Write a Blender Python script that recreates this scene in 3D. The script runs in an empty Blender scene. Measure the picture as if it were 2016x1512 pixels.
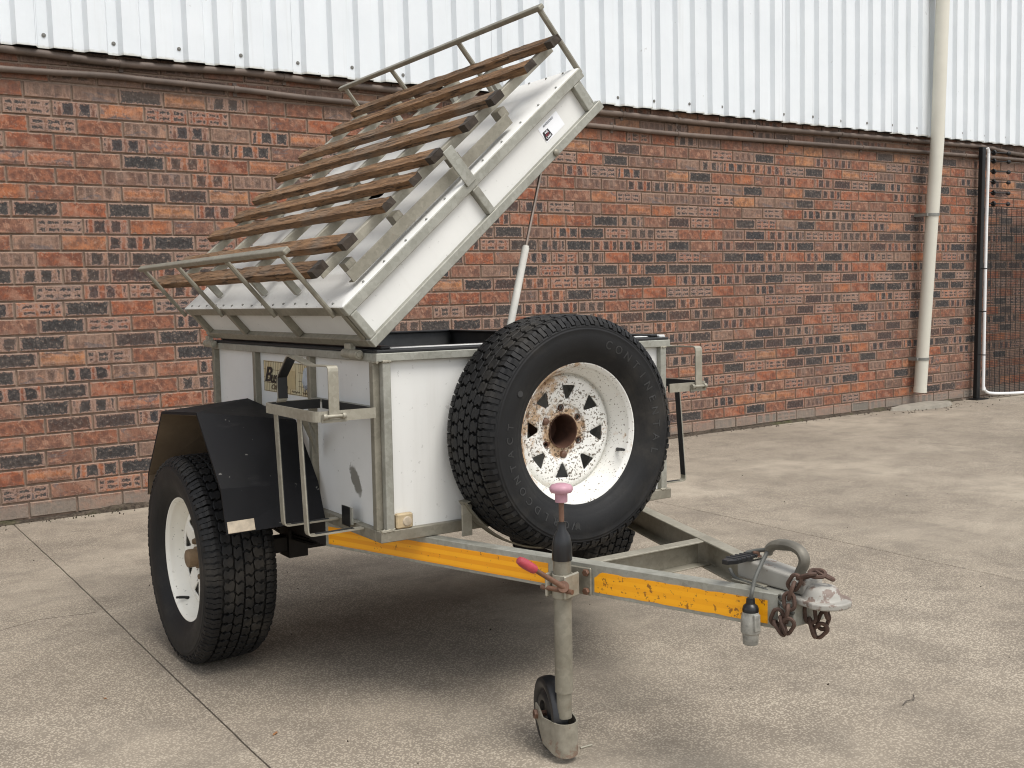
import bpy, bmesh, math, random
import numpy as np
from mathutils import Vector, Matrix, Euler
from mathutils import noise as mnoise
from mathutils.geometry import delaunay_2d_cdt

random.seed(7)
rnd = random.Random(11)
sc = bpy.context.scene
COL = sc.collection
PI = math.pi
R = math.radians

# ------------------------------------------------------------------ camera, sky, sun, exposure
TILT = 0.0095                                   # the trailer leans a little: the yard falls to one side
def tilt_matrix():
    p = Matrix.Translation((-0.3, 0, 0))
    return p @ Matrix.Rotation(TILT, 4, 'Y') @ p.inverted()
TM = tilt_matrix()
CAM_F, CAM_YAW, CAM_PIT, CAM_ROL = 2086.76, 0.5941, -0.0788, -0.0183
CAM_POS = Vector((-1.3258, -2.6290, 1.1835))
def cam_matrix():
    d = Vector((math.sin(CAM_YAW)*math.cos(CAM_PIT), math.cos(CAM_YAW)*math.cos(CAM_PIT), math.sin(CAM_PIT)))
    r = Vector((math.cos(CAM_YAW), -math.sin(CAM_YAW), 0)); u = r.cross(d)
    c, s = math.cos(CAM_ROL), math.sin(CAM_ROL)
    r2, u2 = c*r + s*u, -s*r + c*u
    m = Matrix((r2, u2, -d)).transposed().to_4x4()
    m.translation = CAM_POS
    return TM @ m
CM = cam_matrix()
cd = bpy.data.cameras.new('camera'); cam = bpy.data.objects.new('camera', cd); COL.objects.link(cam)
cd.sensor_width = 36; cd.lens = CAM_F/2016*36; cd.clip_start = 0.05; cd.clip_end = 400
cam.matrix_world = CM
sc.camera = cam
CMI = CM.inverted()
def project(p):
    q = CMI @ Vector(p)
    return (1008 + CAM_F*q.x/-q.z, 756 - CAM_F*q.y/-q.z, -q.z)

SUN_EL, SUN_AZ = 63, 170                        # azimuth of the sun, degrees from +Y clockwise
world = bpy.data.worlds.new('World'); sc.world = world; world.use_nodes = True
wn = world.node_tree; wn.nodes.clear()
sky = wn.nodes.new('ShaderNodeTexSky'); sky.sky_type = 'NISHITA'; sky.sun_disc = False
sky.sun_elevation = R(SUN_EL); sky.sun_rotation = R(SUN_AZ)
sky.air_density = 1.0; sky.dust_density = 1.5; sky.ozone_density = 0.6
hs = wn.nodes.new('ShaderNodeHueSaturation'); hs.inputs['Saturation'].default_value = 0.22
bg = wn.nodes.new('ShaderNodeBackground'); bg.inputs['Strength'].default_value = 0.13
wo = wn.nodes.new('ShaderNodeOutputWorld')
wn.links.new(sky.outputs[0], hs.inputs['Color']); wn.links.new(hs.outputs[0], bg.inputs['Color']); wn.links.new(bg.outputs[0], wo.inputs[0])
sd = bpy.data.lights.new('sun', 'SUN'); sun = bpy.data.objects.new('sun', sd); COL.objects.link(sun)
sd.energy = 1.5; sd.angle = R(28); sd.color = (1.0, 0.965, 0.915)
az = R(SUN_AZ); el = R(SUN_EL)
sun_dir = Vector((math.sin(az)*math.cos(el), math.cos(az)*math.cos(el), math.sin(el)))
sun.rotation_euler = sun_dir.to_track_quat('Z', 'Y').to_euler()
sun.location = (0, -3, 8)
sc.view_settings.view_transform = 'Standard'; sc.view_settings.look = 'None'
sc.view_settings.gamma = 1; sc.view_settings.use_curve_mapping = False
sc.view_settings.exposure = 0.74
sc.render.engine = 'CYCLES'
sc.cycles.filter_width = 1.1; sc.cycles.use_denoising = True; sc.cycles.denoising_prefilter = 'ACCURATE'
sc.cycles.max_bounces = 6; sc.cycles.diffuse_bounces = 4

# ------------------------------------------------------------------ node helpers
class Mat:
    def __init__(s, name):
        s.m = bpy.data.materials.new(name); s.m.use_nodes = True
        s.nt = s.m.node_tree; s.nt.nodes.clear()
        s.out = s.n('ShaderNodeOutputMaterial'); s.b = s.n('ShaderNodeBsdfPrincipled')
        s.nt.links.new(s.b.outputs[0], s.out.inputs[0])
        s._tc = None
    def n(s, t, **k):
        x = s.nt.nodes.new(t)
        for a, v in k.items(): setattr(x, a, v)
        return x
    def set(s, sock, v):
        if isinstance(v, bpy.types.NodeSocket): s.nt.links.new(v, sock)
        elif isinstance(v, (tuple, list)) and sock.type == 'RGBA' and len(v) == 3: sock.default_value = (*v, 1)
        else: sock.default_value = v
    def obj(s):
        if s._tc is None: s._tc = s.n('ShaderNodeTexCoord').outputs['Object']
        return s._tc
    def mapping(s, co, scale=(1, 1, 1), loc=(0, 0, 0), rot=(0, 0, 0)):
        x = s.n('ShaderNodeMapping'); s.set(x.inputs['Vector'], co)
        x.inputs['Scale'].default_value = scale; x.inputs['Location'].default_value = loc; x.inputs['Rotation'].default_value = rot
        return x.outputs[0]
    def noise(s, scale, detail=4, rough=.55, co=None, dist=0.0, out='Fac'):
        x = s.n('ShaderNodeTexNoise'); s.set(x.inputs['Vector'], co if co is not None else s.obj())
        x.inputs['Scale'].default_value = scale; x.inputs['Detail'].default_value = detail
        x.inputs['Roughness'].default_value = rough; x.inputs['Distortion'].default_value = dist
        return x.outputs[out]
    def voro(s, scale, co=None, feature='F1', out='Distance', rand=1.0):
        x = s.n('ShaderNodeTexVoronoi', feature=feature); s.set(x.inputs['Vector'], co if co is not None else s.obj())
        x.inputs['Scale'].default_value = scale; x.inputs['Randomness'].default_value = rand
        return x.outputs[out]
    def ramp(s, f, *stops, interp='LINEAR'):
        x = s.n('ShaderNodeValToRGB'); cr = x.color_ramp; cr.interpolation = interp
        while len(cr.elements) < len(stops): cr.elements.new(.5)
        for e, (p, c) in zip(cr.elements, stops):
            e.position = p; e.color = (c, c, c, 1) if not isinstance(c, (tuple, list)) else (*c, 1)
        s.set(x.inputs[0], f); return x.outputs[0]
    def smooth(s, f, a, b, lo=0., hi=1.):
        x = s.n('ShaderNodeMapRange', interpolation_type='SMOOTHSTEP'); s.set(x.inputs[0], f)
        for i, v in zip((1, 2, 3, 4), (a, b, lo, hi)): x.inputs[i].default_value = v
        return x.outputs[0]
    def math(s, op, a, b=None, c=None):
        x = s.n('ShaderNodeMath', operation=op)
        for i, v in enumerate((a, b, c)):
            if v is not None: s.set(x.inputs[i], v)
        return x.outputs[0]
    def mix(s, f, a, b, mode='MIX'):
        x = s.n('ShaderNodeMix', data_type='RGBA', blend_type=mode)
        s.set(x.inputs[0], f); s.set(x.inputs[6], a); s.set(x.inputs[7], b); return x.outputs[2]
    def attr(s, name, out='Vector'):
        x = s.n('ShaderNodeAttribute', attribute_name=name); return x.outputs[out]
    def sep(s, v):
        x = s.n('ShaderNodeSeparateXYZ'); s.set(x.inputs[0], v); return x.outputs
    def comb(s, a, b, c):
        x = s.n('ShaderNodeCombineXYZ')
        for i, v in enumerate((a, b, c)): s.set(x.inputs[i], v)
        return x.outputs[0]
    def bump(s, h, strength=.3, dist=.01):
        x = s.n('ShaderNodeBump'); x.inputs['Strength'].default_value = strength; x.inputs['Distance'].default_value = dist
        s.set(x.inputs['Height'], h); s.nt.links.new(x.outputs[0], s.b.inputs['Normal'])
    def fin(s, col=None, rough=None, metal=None, spec=None):
        if col is not None: s.set(s.b.inputs['Base Color'], col)
        if rough is not None: s.set(s.b.inputs['Roughness'], rough)
        if metal is not None: s.set(s.b.inputs['Metallic'], metal)
        if spec is not None: s.set(s.b.inputs['Specular IOR Level'], spec)
        return s.m

def plain(name, col, rough=.6, metal=0., var=.12, scale=30., bump=.05):
    k = Mat(name); n = k.noise(scale, 5, .6); n2 = k.noise(scale*.17, 3, .5)
    f = k.math('ADD', k.math('MULTIPLY', n, .5), k.math('MULTIPLY', n2, .5))
    a = tuple(c*(1-var*1.6) for c in col); b = tuple(min(1, c*(1+var*1.6)) for c in col)
    c = k.ramp(f, (.3, a), (.7, b))
    k.bump(n, bump, .004)
    return k.fin(c, rough, metal)

def galvanised(name, lo, hi, rust=0.0, metal=.35):
    k = Mat(name)
    v = k.voro(80, co=k.mapping(k.obj(), (1, 1, 1)), out='Color')
    vs = k.sep(v)[0]
    n = k.noise(9, 5, .65); n2 = k.noise(160, 3, .6)
    f = k.math('ADD', k.math('MULTIPLY', vs, .17), k.math('ADD', k.math('MULTIPLY', n, .68), k.math('MULTIPLY', n2, .18)))
    c = k.ramp(f, (.30, lo), (.62, tuple((a+b)/2 for a, b in zip(lo, hi))), (.85, hi))
    dirt = k.smooth(k.noise(3.1, 6, .7), .55, .72)
    c = k.mix(k.math('MULTIPLY', dirt, .45), c, (.15, .13, .095))
    if rust:
        r = k.smooth(k.noise(14, 8, .75), .60-.12*rust, .70)
        c = k.mix(k.math('MULTIPLY', r, min(1, rust)), c, (.16, .065, .028))
    k.bump(f, .12, .003)
    return k.fin(c, k.ramp(n, (.3, .42), (.7, .62)), metal)

GALV = galvanised('galvanised_steel', (.25, .245, .205), (.47, .465, .41))
GALV_D = galvanised('galvanised_steel_weathered', (.19, .175, .135), (.36, .335, .27), rust=.25)
GALV_L = galvanised('galvanised_steel_pale', (.26, .24, .188), (.46, .43, .35))
RUSTY = galvanised('rusty_steel', (.10, .05, .03), (.24, .13, .085), rust=.9, metal=.15)

def white_panel(name, col, dirt=.5):
    k = Mat(name)
    n = k.noise(4, 5, .6); s = k.noise(1, 4, .6, co=k.mapping(k.obj(), (26, 26, 1.6)))
    c = k.ramp(n, (.3, tuple(x*.93 for x in col)), (.7, col))
    c = k.mix(k.math('MULTIPLY', k.smooth(s, .52, .75), .18*dirt), c, (.36, .33, .27))
    sp = k.smooth(k.noise(70, 2, .5), .70, .745)
    c = k.mix(k.math('MULTIPLY', sp, .45*dirt), c, (.16, .14, .11))
    k.bump(k.noise(6, 2), .05, .01)
    return k.fin(c, .68, 0., .25)
PANEL = white_panel('white_panel', (.74, .735, .70))
def side_panel_mat():
    k = Mat('white_side_panel'); o = k.obj(); x, y, z = k.sep(o)
    n = k.noise(4, 5, .6)
    c = k.ramp(n, (.3, (.66, .655, .63)), (.7, (.73, .73, .71)))
    # scuff: bare grey patch near the front lower corner
    d = k.math('ADD', k.math('POWER', k.math('DIVIDE', k.math('SUBTRACT', k.math('ADD', y, k.math('MULTIPLY', k.math('SUBTRACT', z, .66), -.55)), .198), .030), 2.), k.math('POWER', k.math('DIVIDE', k.math('SUBTRACT', z, .662), .042), 2.))
    d = k.math('ADD', d, k.math('MULTIPLY', k.math('SUBTRACT', k.noise(60, 5, .7), .5), 2.4))
    c = k.mix(k.math('MULTIPLY', k.smooth(d, 1.35, .7), .92), c, (.17, .16, .135))
    sp = k.smooth(k.noise(60, 2, .5), .71, .75)
    c = k.mix(k.math('MULTIPLY', sp, .5), c, (.15, .13, .1))
    return k.fin(c, .42, 0., .4)
PANEL_S = side_panel_mat()
SHEET_W = white_panel('white_lid_sheet', (.76, .755, .72), .4)
def cladding_mat():
    k = Mat('white_painted_sheet_metal')
    n = k.noise(2.2, 5, .6); st = k.noise(1, 5, .65, co=k.mapping(k.obj(), (14, 14, .55)))
    c = k.ramp(n, (.3, (.70, .735, .755)), (.7, (.76, .79, .805)))
    c = k.mix(k.math('MULTIPLY', k.n('ShaderNodeObjectInfo').outputs['Random'], .10), c, (.55, .58, .60))
    c = k.mix(k.math('MULTIPLY', k.smooth(st, .55, .78), .24), c, (.42, .42, .38))
    sp = k.smooth(k.noise(16, 3, .6), .72, .77)
    c = k.mix(k.math('MULTIPLY', sp, .5), c, (.35, .34, .31))
    z = k.sep(k.obj())[2]
    edge = k.math('MULTIPLY', k.smooth(k.math('ADD', z, k.math('MULTIPLY', k.noise(30, 4), .03)), 2.635, 2.612), .55)
    c = k.mix(edge, c, (.35, .31, .20))
    k.bump(n, .12, .05)
    return k.fin(c, .38, 0., .4)
CLAD = cladding_mat()
BLACK = plain('black_plastic', (.010, .010, .0108), .36, 0, .3, 14, .04)
def fender_mat():
    k = Mat('black_fender_board'); n = k.noise(5, 6, .65)
    st = k.noise(1, 6, .6, co=k.mapping(k.obj(), (9, 9, 30)))
    c = k.ramp(n, (.35, (.006, .006, .0068)), (.75, (.013, .013, .0145)))
    c = k.mix(k.math('MULTIPLY', k.smooth(st, .60, .80), .22), c, (.06, .058, .056))
    sp = k.smooth(k.noise(55, 3, .5), .71, .75)
    c = k.mix(k.math('MULTIPLY', sp, .6), c, (.25, .24, .22))
    k.bump(n, .06, .01)
    return k.fin(c, k.ramp(n, (.3, .55), (.7, .75)), 0., .16)
FENDER = fender_mat()
FENDER_IN = plain('brown_fender_lining', (.13, .095, .06), .85, 0, .3, 9, .1)
RUBBER_SEAL = plain('black_rubber', (.014, .014, .014), .6, 0, .2, 30, .05)
def tyre_mat(name, dust):
    k = Mat(name); n = k.noise(9, 6, .65); f = k.noise(120, 3, .6)
    c = k.ramp(n, (.3, (.0075, .0075, .008)), (.75, (.0155, .0152, .015)))
    c = k.mix(k.math('MULTIPLY', k.smooth(k.noise(5, 7, .7), .46, .75), dust), c, (.105, .09, .07))
    k.bump(f, .12, .003)
    return k.fin(c, k.ramp(n, (.3, .50), (.7, .72)), 0., .28)
TYRE = tyre_mat('tyre_rubber', .24)
TREAD = tyre_mat('tyre_tread_rubber', .38)
TREAD_O = tyre_mat('weathered_tread_rubber', .9)
LETTER = plain('tyre_lettering', (.026, .026, .0255), .5, 0, .15, 60, .05)
def rim_mat(name, col, rust):
    k = Mat(name); o = k.obj()
    n = k.noise(7, 5, .6)
    c = k.ramp(n, (.3, tuple(x*.93 for x in col)), (.7, col))
    if rust:
        x, y, z = k.sep(o)
        # rust gathers round the hub and up one side of the wheel (attribute: radius from the wheel axis)
        rad = k.math('SQRT', k.math('ADD', k.math('POWER', x, 2.), k.math('POWER', z, 2.)))
        hub = k.smooth(rad, .105, .05)
        side = k.smooth(k.math('ADD', k.math('MULTIPLY', x, -1.), k.math('MULTIPLY', z, .55)), .02, .19)
        w = k.math('MAXIMUM', k.math('MULTIPLY', hub, .9), k.math('MULTIPLY', side, .75))
        st = k.smooth(k.math('ADD', k.noise(22, 7, .75), k.math('MULTIPLY', w, .27)), .57, .74)
        c = k.mix(k.math('MULTIPLY', st, .8), c, (.40, .22, .075))
        st2 = k.smooth(k.math('ADD', k.noise(48, 6, .75, co=k.mapping(o, loc=(3, 1, 2))), k.math('MULTIPLY', w, .15)), .64, .72)
        c = k.mix(k.math('MULTIPLY', st2, .9), c, (.13, .055, .022))
        reg = k.smooth(rad, .158, .145)
        sp = k.smooth(k.math('ADD', k.noise(150, 2, .5), k.math('MULTIPLY', reg, .08)), .645, .68)
        c = k.mix(k.math('MULTIPLY', sp, .85), c, (.09, .062, .035))
    else:
        st = k.smooth(k.noise(16, 7, .75), .60, .70)
        c = k.mix(k.math('MULTIPLY', st, .5), c, (.30, .26, .17))
        sp = k.smooth(k.noise(75, 4, .6), .66, .70)
        c = k.mix(k.math('MULTIPLY', sp, .75), c, (.07, .055, .04))
    k.bump(k.noise(120, 3), .06, .002)
    return k.fin(c, .38, 0., .45)
RIM_SP = rim_mat('rust_speckled_white_rim', (.80, .79, .74), True)
RIM_W = rim_mat('cream_white_rim', (.87, .845, .76), False)
HUBM = plain('brown_hub', (.17, .115, .065), .75, 0, .3, 40, .15)
BORE = plain('rusty_bore', (.075, .032, .018), .85, 0, .35, 40, .2)
def wood_mat():
    k = Mat('weathered_timber'); o = k.obj()
    g = k.noise(1, 6, .7, co=k.mapping(o, (60, 3.2, 60)), dist=.6)
    n = k.noise(6, 5, .6)
    c = k.ramp(g, (.28, (.05, .028, .015)), (.46, (.175, .098, .05)), (.62, (.30, .172, .088)), (.8, (.42, .275, .165)))
    rr = k.n('ShaderNodeObjectInfo').outputs['Random']
    c = k.mix(k.math('MULTIPLY', k.smooth(n, .45, .7), .5), c, (.17, .145, .115))
    c = k.mix(k.smooth(rr, .2, .9, 0., .4), c, k.mix(.5, c, (.10, .07, .048)))
    sp = k.smooth(k.noise(1, 4, .7, co=k.mapping(o, (190, 9, 190))), .56, .66)
    c = k.mix(k.math('MULTIPLY', sp, .7), c, (.03, .02, .013))
    k.bump(k.math('ADD', g, sp), 1., .008)
    return k.fin(c, .85, 0., .25)
WOOD = wood_mat()
WOOD_END = plain('dark_slat_end', (.034, .024, .016), .8, 0, .4, 60, .4)
def tape_mat(name, rust):
    k = Mat(name); o = k.obj()
    z = k.sep(o)[2]
    band = k.math('SINE', k.math('MULTIPLY', z, 255.))
    c = k.mix(k.smooth(band, -.3, .4, 0. if rust < .5 else .55), (.84, .33, .004), (.95, .43, .009))
    n = k.noise(5, 5, .6)
    c = k.mix(k.math('MULTIPLY', k.smooth(n, .45, .75), .2), c, (.60, .24, .008))
    sp = k.smooth(k.math('ADD', k.noise(55, 5, .7), k.math('MULTIPLY', k.noise(7, 3), .12)), .705-.055*rust, .74-.045*rust)
    c = k.mix(k.math('MULTIPLY', sp, .85), c, (.20, .075, .012))
    w = k.smooth(k.noise(38, 4, .6, co=k.mapping(o, loc=(5, 2, 1))), .74, .76)
    c = k.mix(k.math('MULTIPLY', w, .6*rust), c, (.75, .62, .42))
    k.bump(sp, .25, .002)
    return k.fin(c, .33, 0., .5)
TAPE_A = tape_mat('amber_reflective_tape', .25)
TAPE_B = tape_mat('peeling_reflective_tape', .85)
COUP = None
def coupling_mat():
    k = Mat('worn_white_coupling_paint'); n = k.noise(14, 6, .7)
    c = k.ramp(k.noise(6, 5), (.3, (.25, .237, .205)), (.7, (.38, .362, .322)))
    y = k.sep(k.obj())[1]
    front = k.smooth(y, -1.05, -1.10)
    r = k.smooth(k.math('ADD', n, k.math('MULTIPLY', front, .12)), .60, .64)
    c = k.mix(k.math('MULTIPLY', r, .85), c, (.16, .105, .08))
    k.bump(r, -.3, .002)
    return k.fin(c, .55, 0.)
COUP = coupling_mat()
CAST = plain('cast_handle_metal', (.155, .142, .115), .55, .3, .3, 25, .15)
CHAIN = plain('rusty_chain_metal', (.085, .049, .035), .8, .1, .4, 60, .4)
PINK = plain('pink_plastic_knob', (.47, .255, .305), .5, 0, .15, 40, .08)
RED = plain('red_grip_rubber', (.36, .045, .06), .4, 0, .2, 40, .06)
PLUG = plain('grey_cast_plug', (.27, .262, .232), .6, .2, .5, 45, .3)
CABLE = plain('grey_cable', (.085, .085, .075), .6, 0, .2, 50, .1)
IVORY = plain('ivory_downpipe', (.60, .575, .49), .45, 0, .06, 4, .02)
WPIPE = plain('white_conduit', (.78, .78, .77), .4, 0, .05, 8, .02)
BPIPE = plain('brown_painted_pipe', (.125, .092, .072), .65, 0, .3, 9, .1)
GSTEEL = plain('grey_clamp', (.24, .24, .22), .5, .4, .2, 30, .1)
POSTM = plain('black_post_paint', (.003, .003, .0032), .6, 0, .2, 20, .03)
WIREM = plain('black_wire', (.010, .010, .010), .6, 0, .2, 20, .02)
STRUTW = plain('chalky_white_strut', (.66, .64, .58), .5, 0, .12, 35, .1)
ROD = plain('strut_rod_steel', (.30, .24, .20), .3, .7, .2, 40, .05)
REFL = plain('dirty_cream_reflector', (.50, .42, .31), .5, 0, .25, 45, .1)
AMBERB = plain('weathered_lamp_block', (.42, .33, .20), .7, 0, .4, 35, .3)
SCREWM = plain('dark_screw_head', (.16, .155, .14), .55, .3, .3, 40, .1)
STICK = plain('white_sticker', (.82, .83, .85), .4, 0, .03, 10, .01)
STICKB = plain('black_print', (.012, .010, .011), .5, 0, .1, 10, .0)
STICKR = plain('red_print', (.30, .05, .07), .5, 0, .1, 10, .0)
STICKG = plain('grey_print', (.20, .21, .23), .5, 0, .1, 10, .0)
def decal_mat():
    k = Mat('cream_map_decal'); o = k.obj(); x, y, z = k.sep(o)
    n = k.noise(7, 4)
    c = k.ramp(n, (.35, (.60, .57, .40)), (.6, (.58, .46, .26)), (.75, (.62, .60, .50)))
    return k.fin(c, .45)
DECAL = decal_mat()
DECAL_L = plain('brown_map_line', (.10, .06, .03), .6, 0, .1, 10, 0)
DECAL_G = plain('grey_blue_print', (.42, .46, .50), .5, 0, .25, 60, 0)
BIN = plain('dull_black_liner', (.055, .056, .056), .6, 0, .35, 12, .05)
ALU = plain('bare_aluminium_lip', (.66, .66, .64), .35, .4, .1, 20, .03)
AXLE = plain('greasy_axle_steel', (.018, .014, .011), .75, .1, .4, 20, .2)

# bricks, mortar, concrete
def brick_mat():
    k = Mat('clay_brick')
    loc = k.attr('bloc'); lx, ly, lz = k.sep(loc)
    rn = k.attr('brnd'); r1, r2, r3 = k.sep(rn)
    pat = k.sep(k.attr('bpat')); pat2 = k.sep(k.attr('bpat2'))
    per, hw, hh = pat[0], pat[1], pat[2]; zo, stg, ph = pat2[0], pat2[1], pat2[2]
    c1 = k.attr('bcol', 'Color'); c2 = k.attr('bcol2', 'Color')
    co = k.comb(k.math('ADD', lx, k.math('MULTIPLY', r1, 31.)), k.math('MULTIPLY', r2, 17.), k.math('ADD', lz, k.math('MULTIPLY', r3, 23.)))
    n1 = k.noise(22, 6, .7, co=co); n2 = k.noise(48, 6, .75, co=co); n3 = k.noise(9, 3, .6, co=co)
    vs = k.noise(1, 5, .65, co=k.mapping(co, (55, 20, 9)))
    ax = k.math('ABSOLUTE', lx); azz = k.math('ABSOLUTE', lz)
    # patches: a row of dark kiln marks (period, half width, half height)
    q = k.math('PINGPONG', k.math('ADD', lx, ph), k.math('MULTIPLY', per, .5))
    dx = k.math('SUBTRACT', hw, q)
    dz = k.math('SUBTRACT', hh, k.math('ABSOLUTE', k.math('SUBTRACT', azz, zo)))
    d = k.math('MINIMUM', dx, dz)
    d = k.math('MINIMUM', d, k.math('SUBTRACT', .110, ax))
    d = k.math('ADD', d, k.math('MULTIPLY', k.math('SUBTRACT', n2, .5), .058))
    d = k.math('ADD', d, k.math('MULTIPLY', k.math('SUBTRACT', vs, .5), .030))
    m = k.math('MULTIPLY', k.smooth(d, -.0025, .0035), stg)
    base = k.mix(k.smooth(n1, .40, .60), k.mix(.60, c1, (.075, .045, .04), 'MIX'), c1)
    base = k.mix(k.math('MULTIPLY', k.smooth(k.noise(14, 5, .75, co=co, dist=1.2), .54, .62), .55), base, (.47, .26, .17))
    base = k.mix(k.math('MULTIPLY', k.smooth(n3, .50, .66), .75), base, k.mix(.55, c1, (.32, .215, .16)))
    base = k.mix(k.math('MULTIPLY', k.smooth(vs, .55, .72), .35), base, (.105, .078, .07))
    burn = k.math('MULTIPLY', k.smooth(k.noise(8, 4, .65, co=k.mapping(co, (1, 1, 1.6), (3, 7, 1)), dist=.8), .55, .63), k.smooth(r2, .35, .6, 0., .75))
    base = k.mix(burn, base, k.mix(n2, (.07, .066, .07), (.17, .15, .15)))
    dark = k.mix(k.smooth(n2, .36, .64), k.mix(.65, c2, (.016, .016, .017)), k.mix(.25, c2, (.16, .14, .13)))
    col = k.mix(m, base, dark)
    # pale lime rim where patches and edges meet
    rimm = k.math('MULTIPLY', k.math('MULTIPLY', k.smooth(d, -.014, -.003), k.smooth(d, .003, -.001)), k.math('MULTIPLY', stg, .8))
    col = k.mix(rimm, col, (.36, .24, .19))
    e = k.math('MINIMUM', k.math('SUBTRACT', .1205, ax), k.math('SUBTRACT', .0415, azz))
    e = k.math('ADD', e, k.math('MULTIPLY', k.math('SUBTRACT', n2, .5), .042))
    e = k.math('ADD', e, k.math('MULTIPLY', k.math('SUBTRACT', n1, .5), .016))
    col = k.mix(k.math('MULTIPLY', k.smooth(e, .0075, .000), .78), col, (.33, .24, .182))
    col = k.mix(k.math('MULTIPLY', k.smooth(n2, .56, .66), .48), col, (.42, .295, .215))
    col = k.mix(k.math('MULTIPLY', k.smooth(n2, .44, .34), .50), col, (.085, .052, .042))
    z = k.sep(k.n('ShaderNodeNewGeometry').outputs['Position'])[2]
    base_s = k.smooth(k.math('ADD', z, k.math('MULTIPLY', n3, .04)), .14, .10)
    wid = k.noise(1.3, 4, .6)
    col = k.mix(k.math('MULTIPLY', k.smooth(wid, .48, .66), .22), col, (.11, .082, .07))
    col = k.mix(k.math('MULTIPLY', base_s, .68), col, (.25, .222, .185))
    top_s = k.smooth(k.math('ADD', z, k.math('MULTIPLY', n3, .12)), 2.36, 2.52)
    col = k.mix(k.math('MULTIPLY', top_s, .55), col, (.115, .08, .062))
    k.bump(k.math('ADD', k.math('MULTIPLY', n2, .7), k.math('ADD', k.math('MULTIPLY', m, -.35), vs)), .9, .009)
    return k.fin(col, .9, 0., .25)
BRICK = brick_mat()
def mortar_mat():
    k = Mat('mortar'); n = k.noise(30, 6, .7); g = k.noise(3, 4)
    c = k.ramp(n, (.3, (.18, .13, .10)), (.7, (.34, .252, .195)))
    c = k.mix(k.math('MULTIPLY', k.smooth(g, .45, .7), .35), c, (.15, .12, .10))
    k.bump(n, .6, .006)
    return k.fin(c, .95, 0., .2)
MORTAR = mortar_mat()
def concrete_mat():
    k = Mat('weathered_concrete'); o = k.obj()
    x, y, z = k.sep(o)
    big = k.noise(.75, 6, .62); mid = k.noise(4.5, 6, .65, dist=.3)
    grain = k.math('ADD', k.math('MULTIPLY', k.noise(75, 4, .7), .55), k.math('MULTIPLY', k.voro(150, feature='F1'), .75)); grain2 = k.noise(210, 2, .6)
    c = k.ramp(big, (.30, (.275, .236, .184)), (.55, (.395, .34, .266)), (.72, (.465, .405, .32)))
    c = k.mix(k.math('MULTIPLY', k.smooth(mid, .42, .68), .50), c, (.18, .156, .127))
    # pale scuffs drawn out across the yard
    sc1 = k.noise(1, 6, .72, co=k.mapping(o, (1.6, 4.2, 1)), dist=.8)
    c = k.mix(k.math('MULTIPLY', k.smooth(sc1, .50, .74), .42), c, (.50, .44, .345))
    # exposed aggregate, worn more in some places than others
    wear = k.smooth(k.noise(.55, 4, .6, co=k.mapping(o, loc=(4, 2, 0))), .34, .56, .30, 1.)
    dark = k.math('MULTIPLY', k.smooth(grain, .54, .66), k.math('MULTIPLY', wear, .62))
    c = k.mix(dark, c, (.125, .102, .079))
    lite = k.math('MULTIPLY', k.smooth(grain, .49, .36), .30)
    c = k.mix(k.math('MULTIPLY', lite, wear), c, (.56, .50, .415))
    c = k.mix(k.math('MULTIPLY', k.smooth(grain2, .56, .72), .40), c, (.11, .085, .062))
    spot = k.math('MULTIPLY', k.smooth(k.math('ADD', k.voro(1.15, rand=1.), k.math('MULTIPLY', k.noise(16, 4, .6), .05)), .085, .06), .55)
    c = k.mix(spot, c, (.12, .10, .08))
    trk = k.smooth(k.noise(1, 5, .6, co=k.mapping(o, (3.4, .35, 1), (7, 0, 0), (0, 0, .25)), dist=.3), .60, .72)
    c = k.mix(k.math('MULTIPLY', trk, .22), c, (.13, .11, .088))
    st = k.smooth(k.noise(1.9, 7, .7, co=k.mapping(o, loc=(9, 5, 0))), .60, .74)
    c = k.mix(k.math('MULTIPLY', st, .42), c, (.125, .105, .084))
    k.bump(k.math('ADD', k.math('MULTIPLY', grain, .5), k.math('MULTIPLY', grain2, .5)), .22, .003)
    return k.fin(c, .9, 0., .25)
CONC = concrete_mat()
def dirt_mat():
    k = Mat('dark_dirt'); n = k.noise(45, 6, .75); g = k.smooth(k.noise(2.6, 5, .65), .52, .66)
    c = k.ramp(n, (.35, (.028, .022, .017)), (.65, (.12, .095, .072)))
    c = k.mix(k.math('MULTIPLY', g, .55), c, (.075, .082, .030)); k.bump(n, 1., .01)
    return k.fin(c, .95, 0., .15)
DIRT = dirt_mat()
JOINT = plain('joint_filler', (.10, .082, .064), .95, 0, .3, 60, .5)
PALEC = plain('pale_cement_slab', (.27, .245, .20), .9, 0, .22, 14, .5)
LEAFM = plain('dry_leaf', (.28, .13, .05), .8, 0, .3, 60, .2)

# ------------------------------------------------------------------ mesh helpers
def obj(name, bm, mat=None, parent=None, label=None, kind=None, smooth=False, bevel=0., cat=None, group=None, seg=1):
    me = bpy.data.meshes.new(name)
    bmesh.ops.recalc_face_normals(bm, faces=bm.faces)
    bm.to_mesh(me); bm.free()
    o = bpy.data.objects.new(name, me); COL.objects.link(o)
    if mat is not None:
        for m in (mat if isinstance(mat, (list, tuple)) else [mat]): me.materials.append(m)
    if smooth:
        for p in me.polygons: p.use_smooth = True
        try: me.set_sharp_from_angle(angle=R(38))
        except Exception: pass
    if parent is not None: o.parent = parent
    if bevel:
        b = o.modifiers.new('bevel', 'BEVEL'); b.width = bevel; b.segments = seg; b.limit_method = 'ANGLE'; b.angle_limit = R(40)
    if label: o['label'] = label
    if kind: o['kind'] = kind
    if cat: o['category'] = cat
    if group: o['group'] = group
    return o
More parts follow.
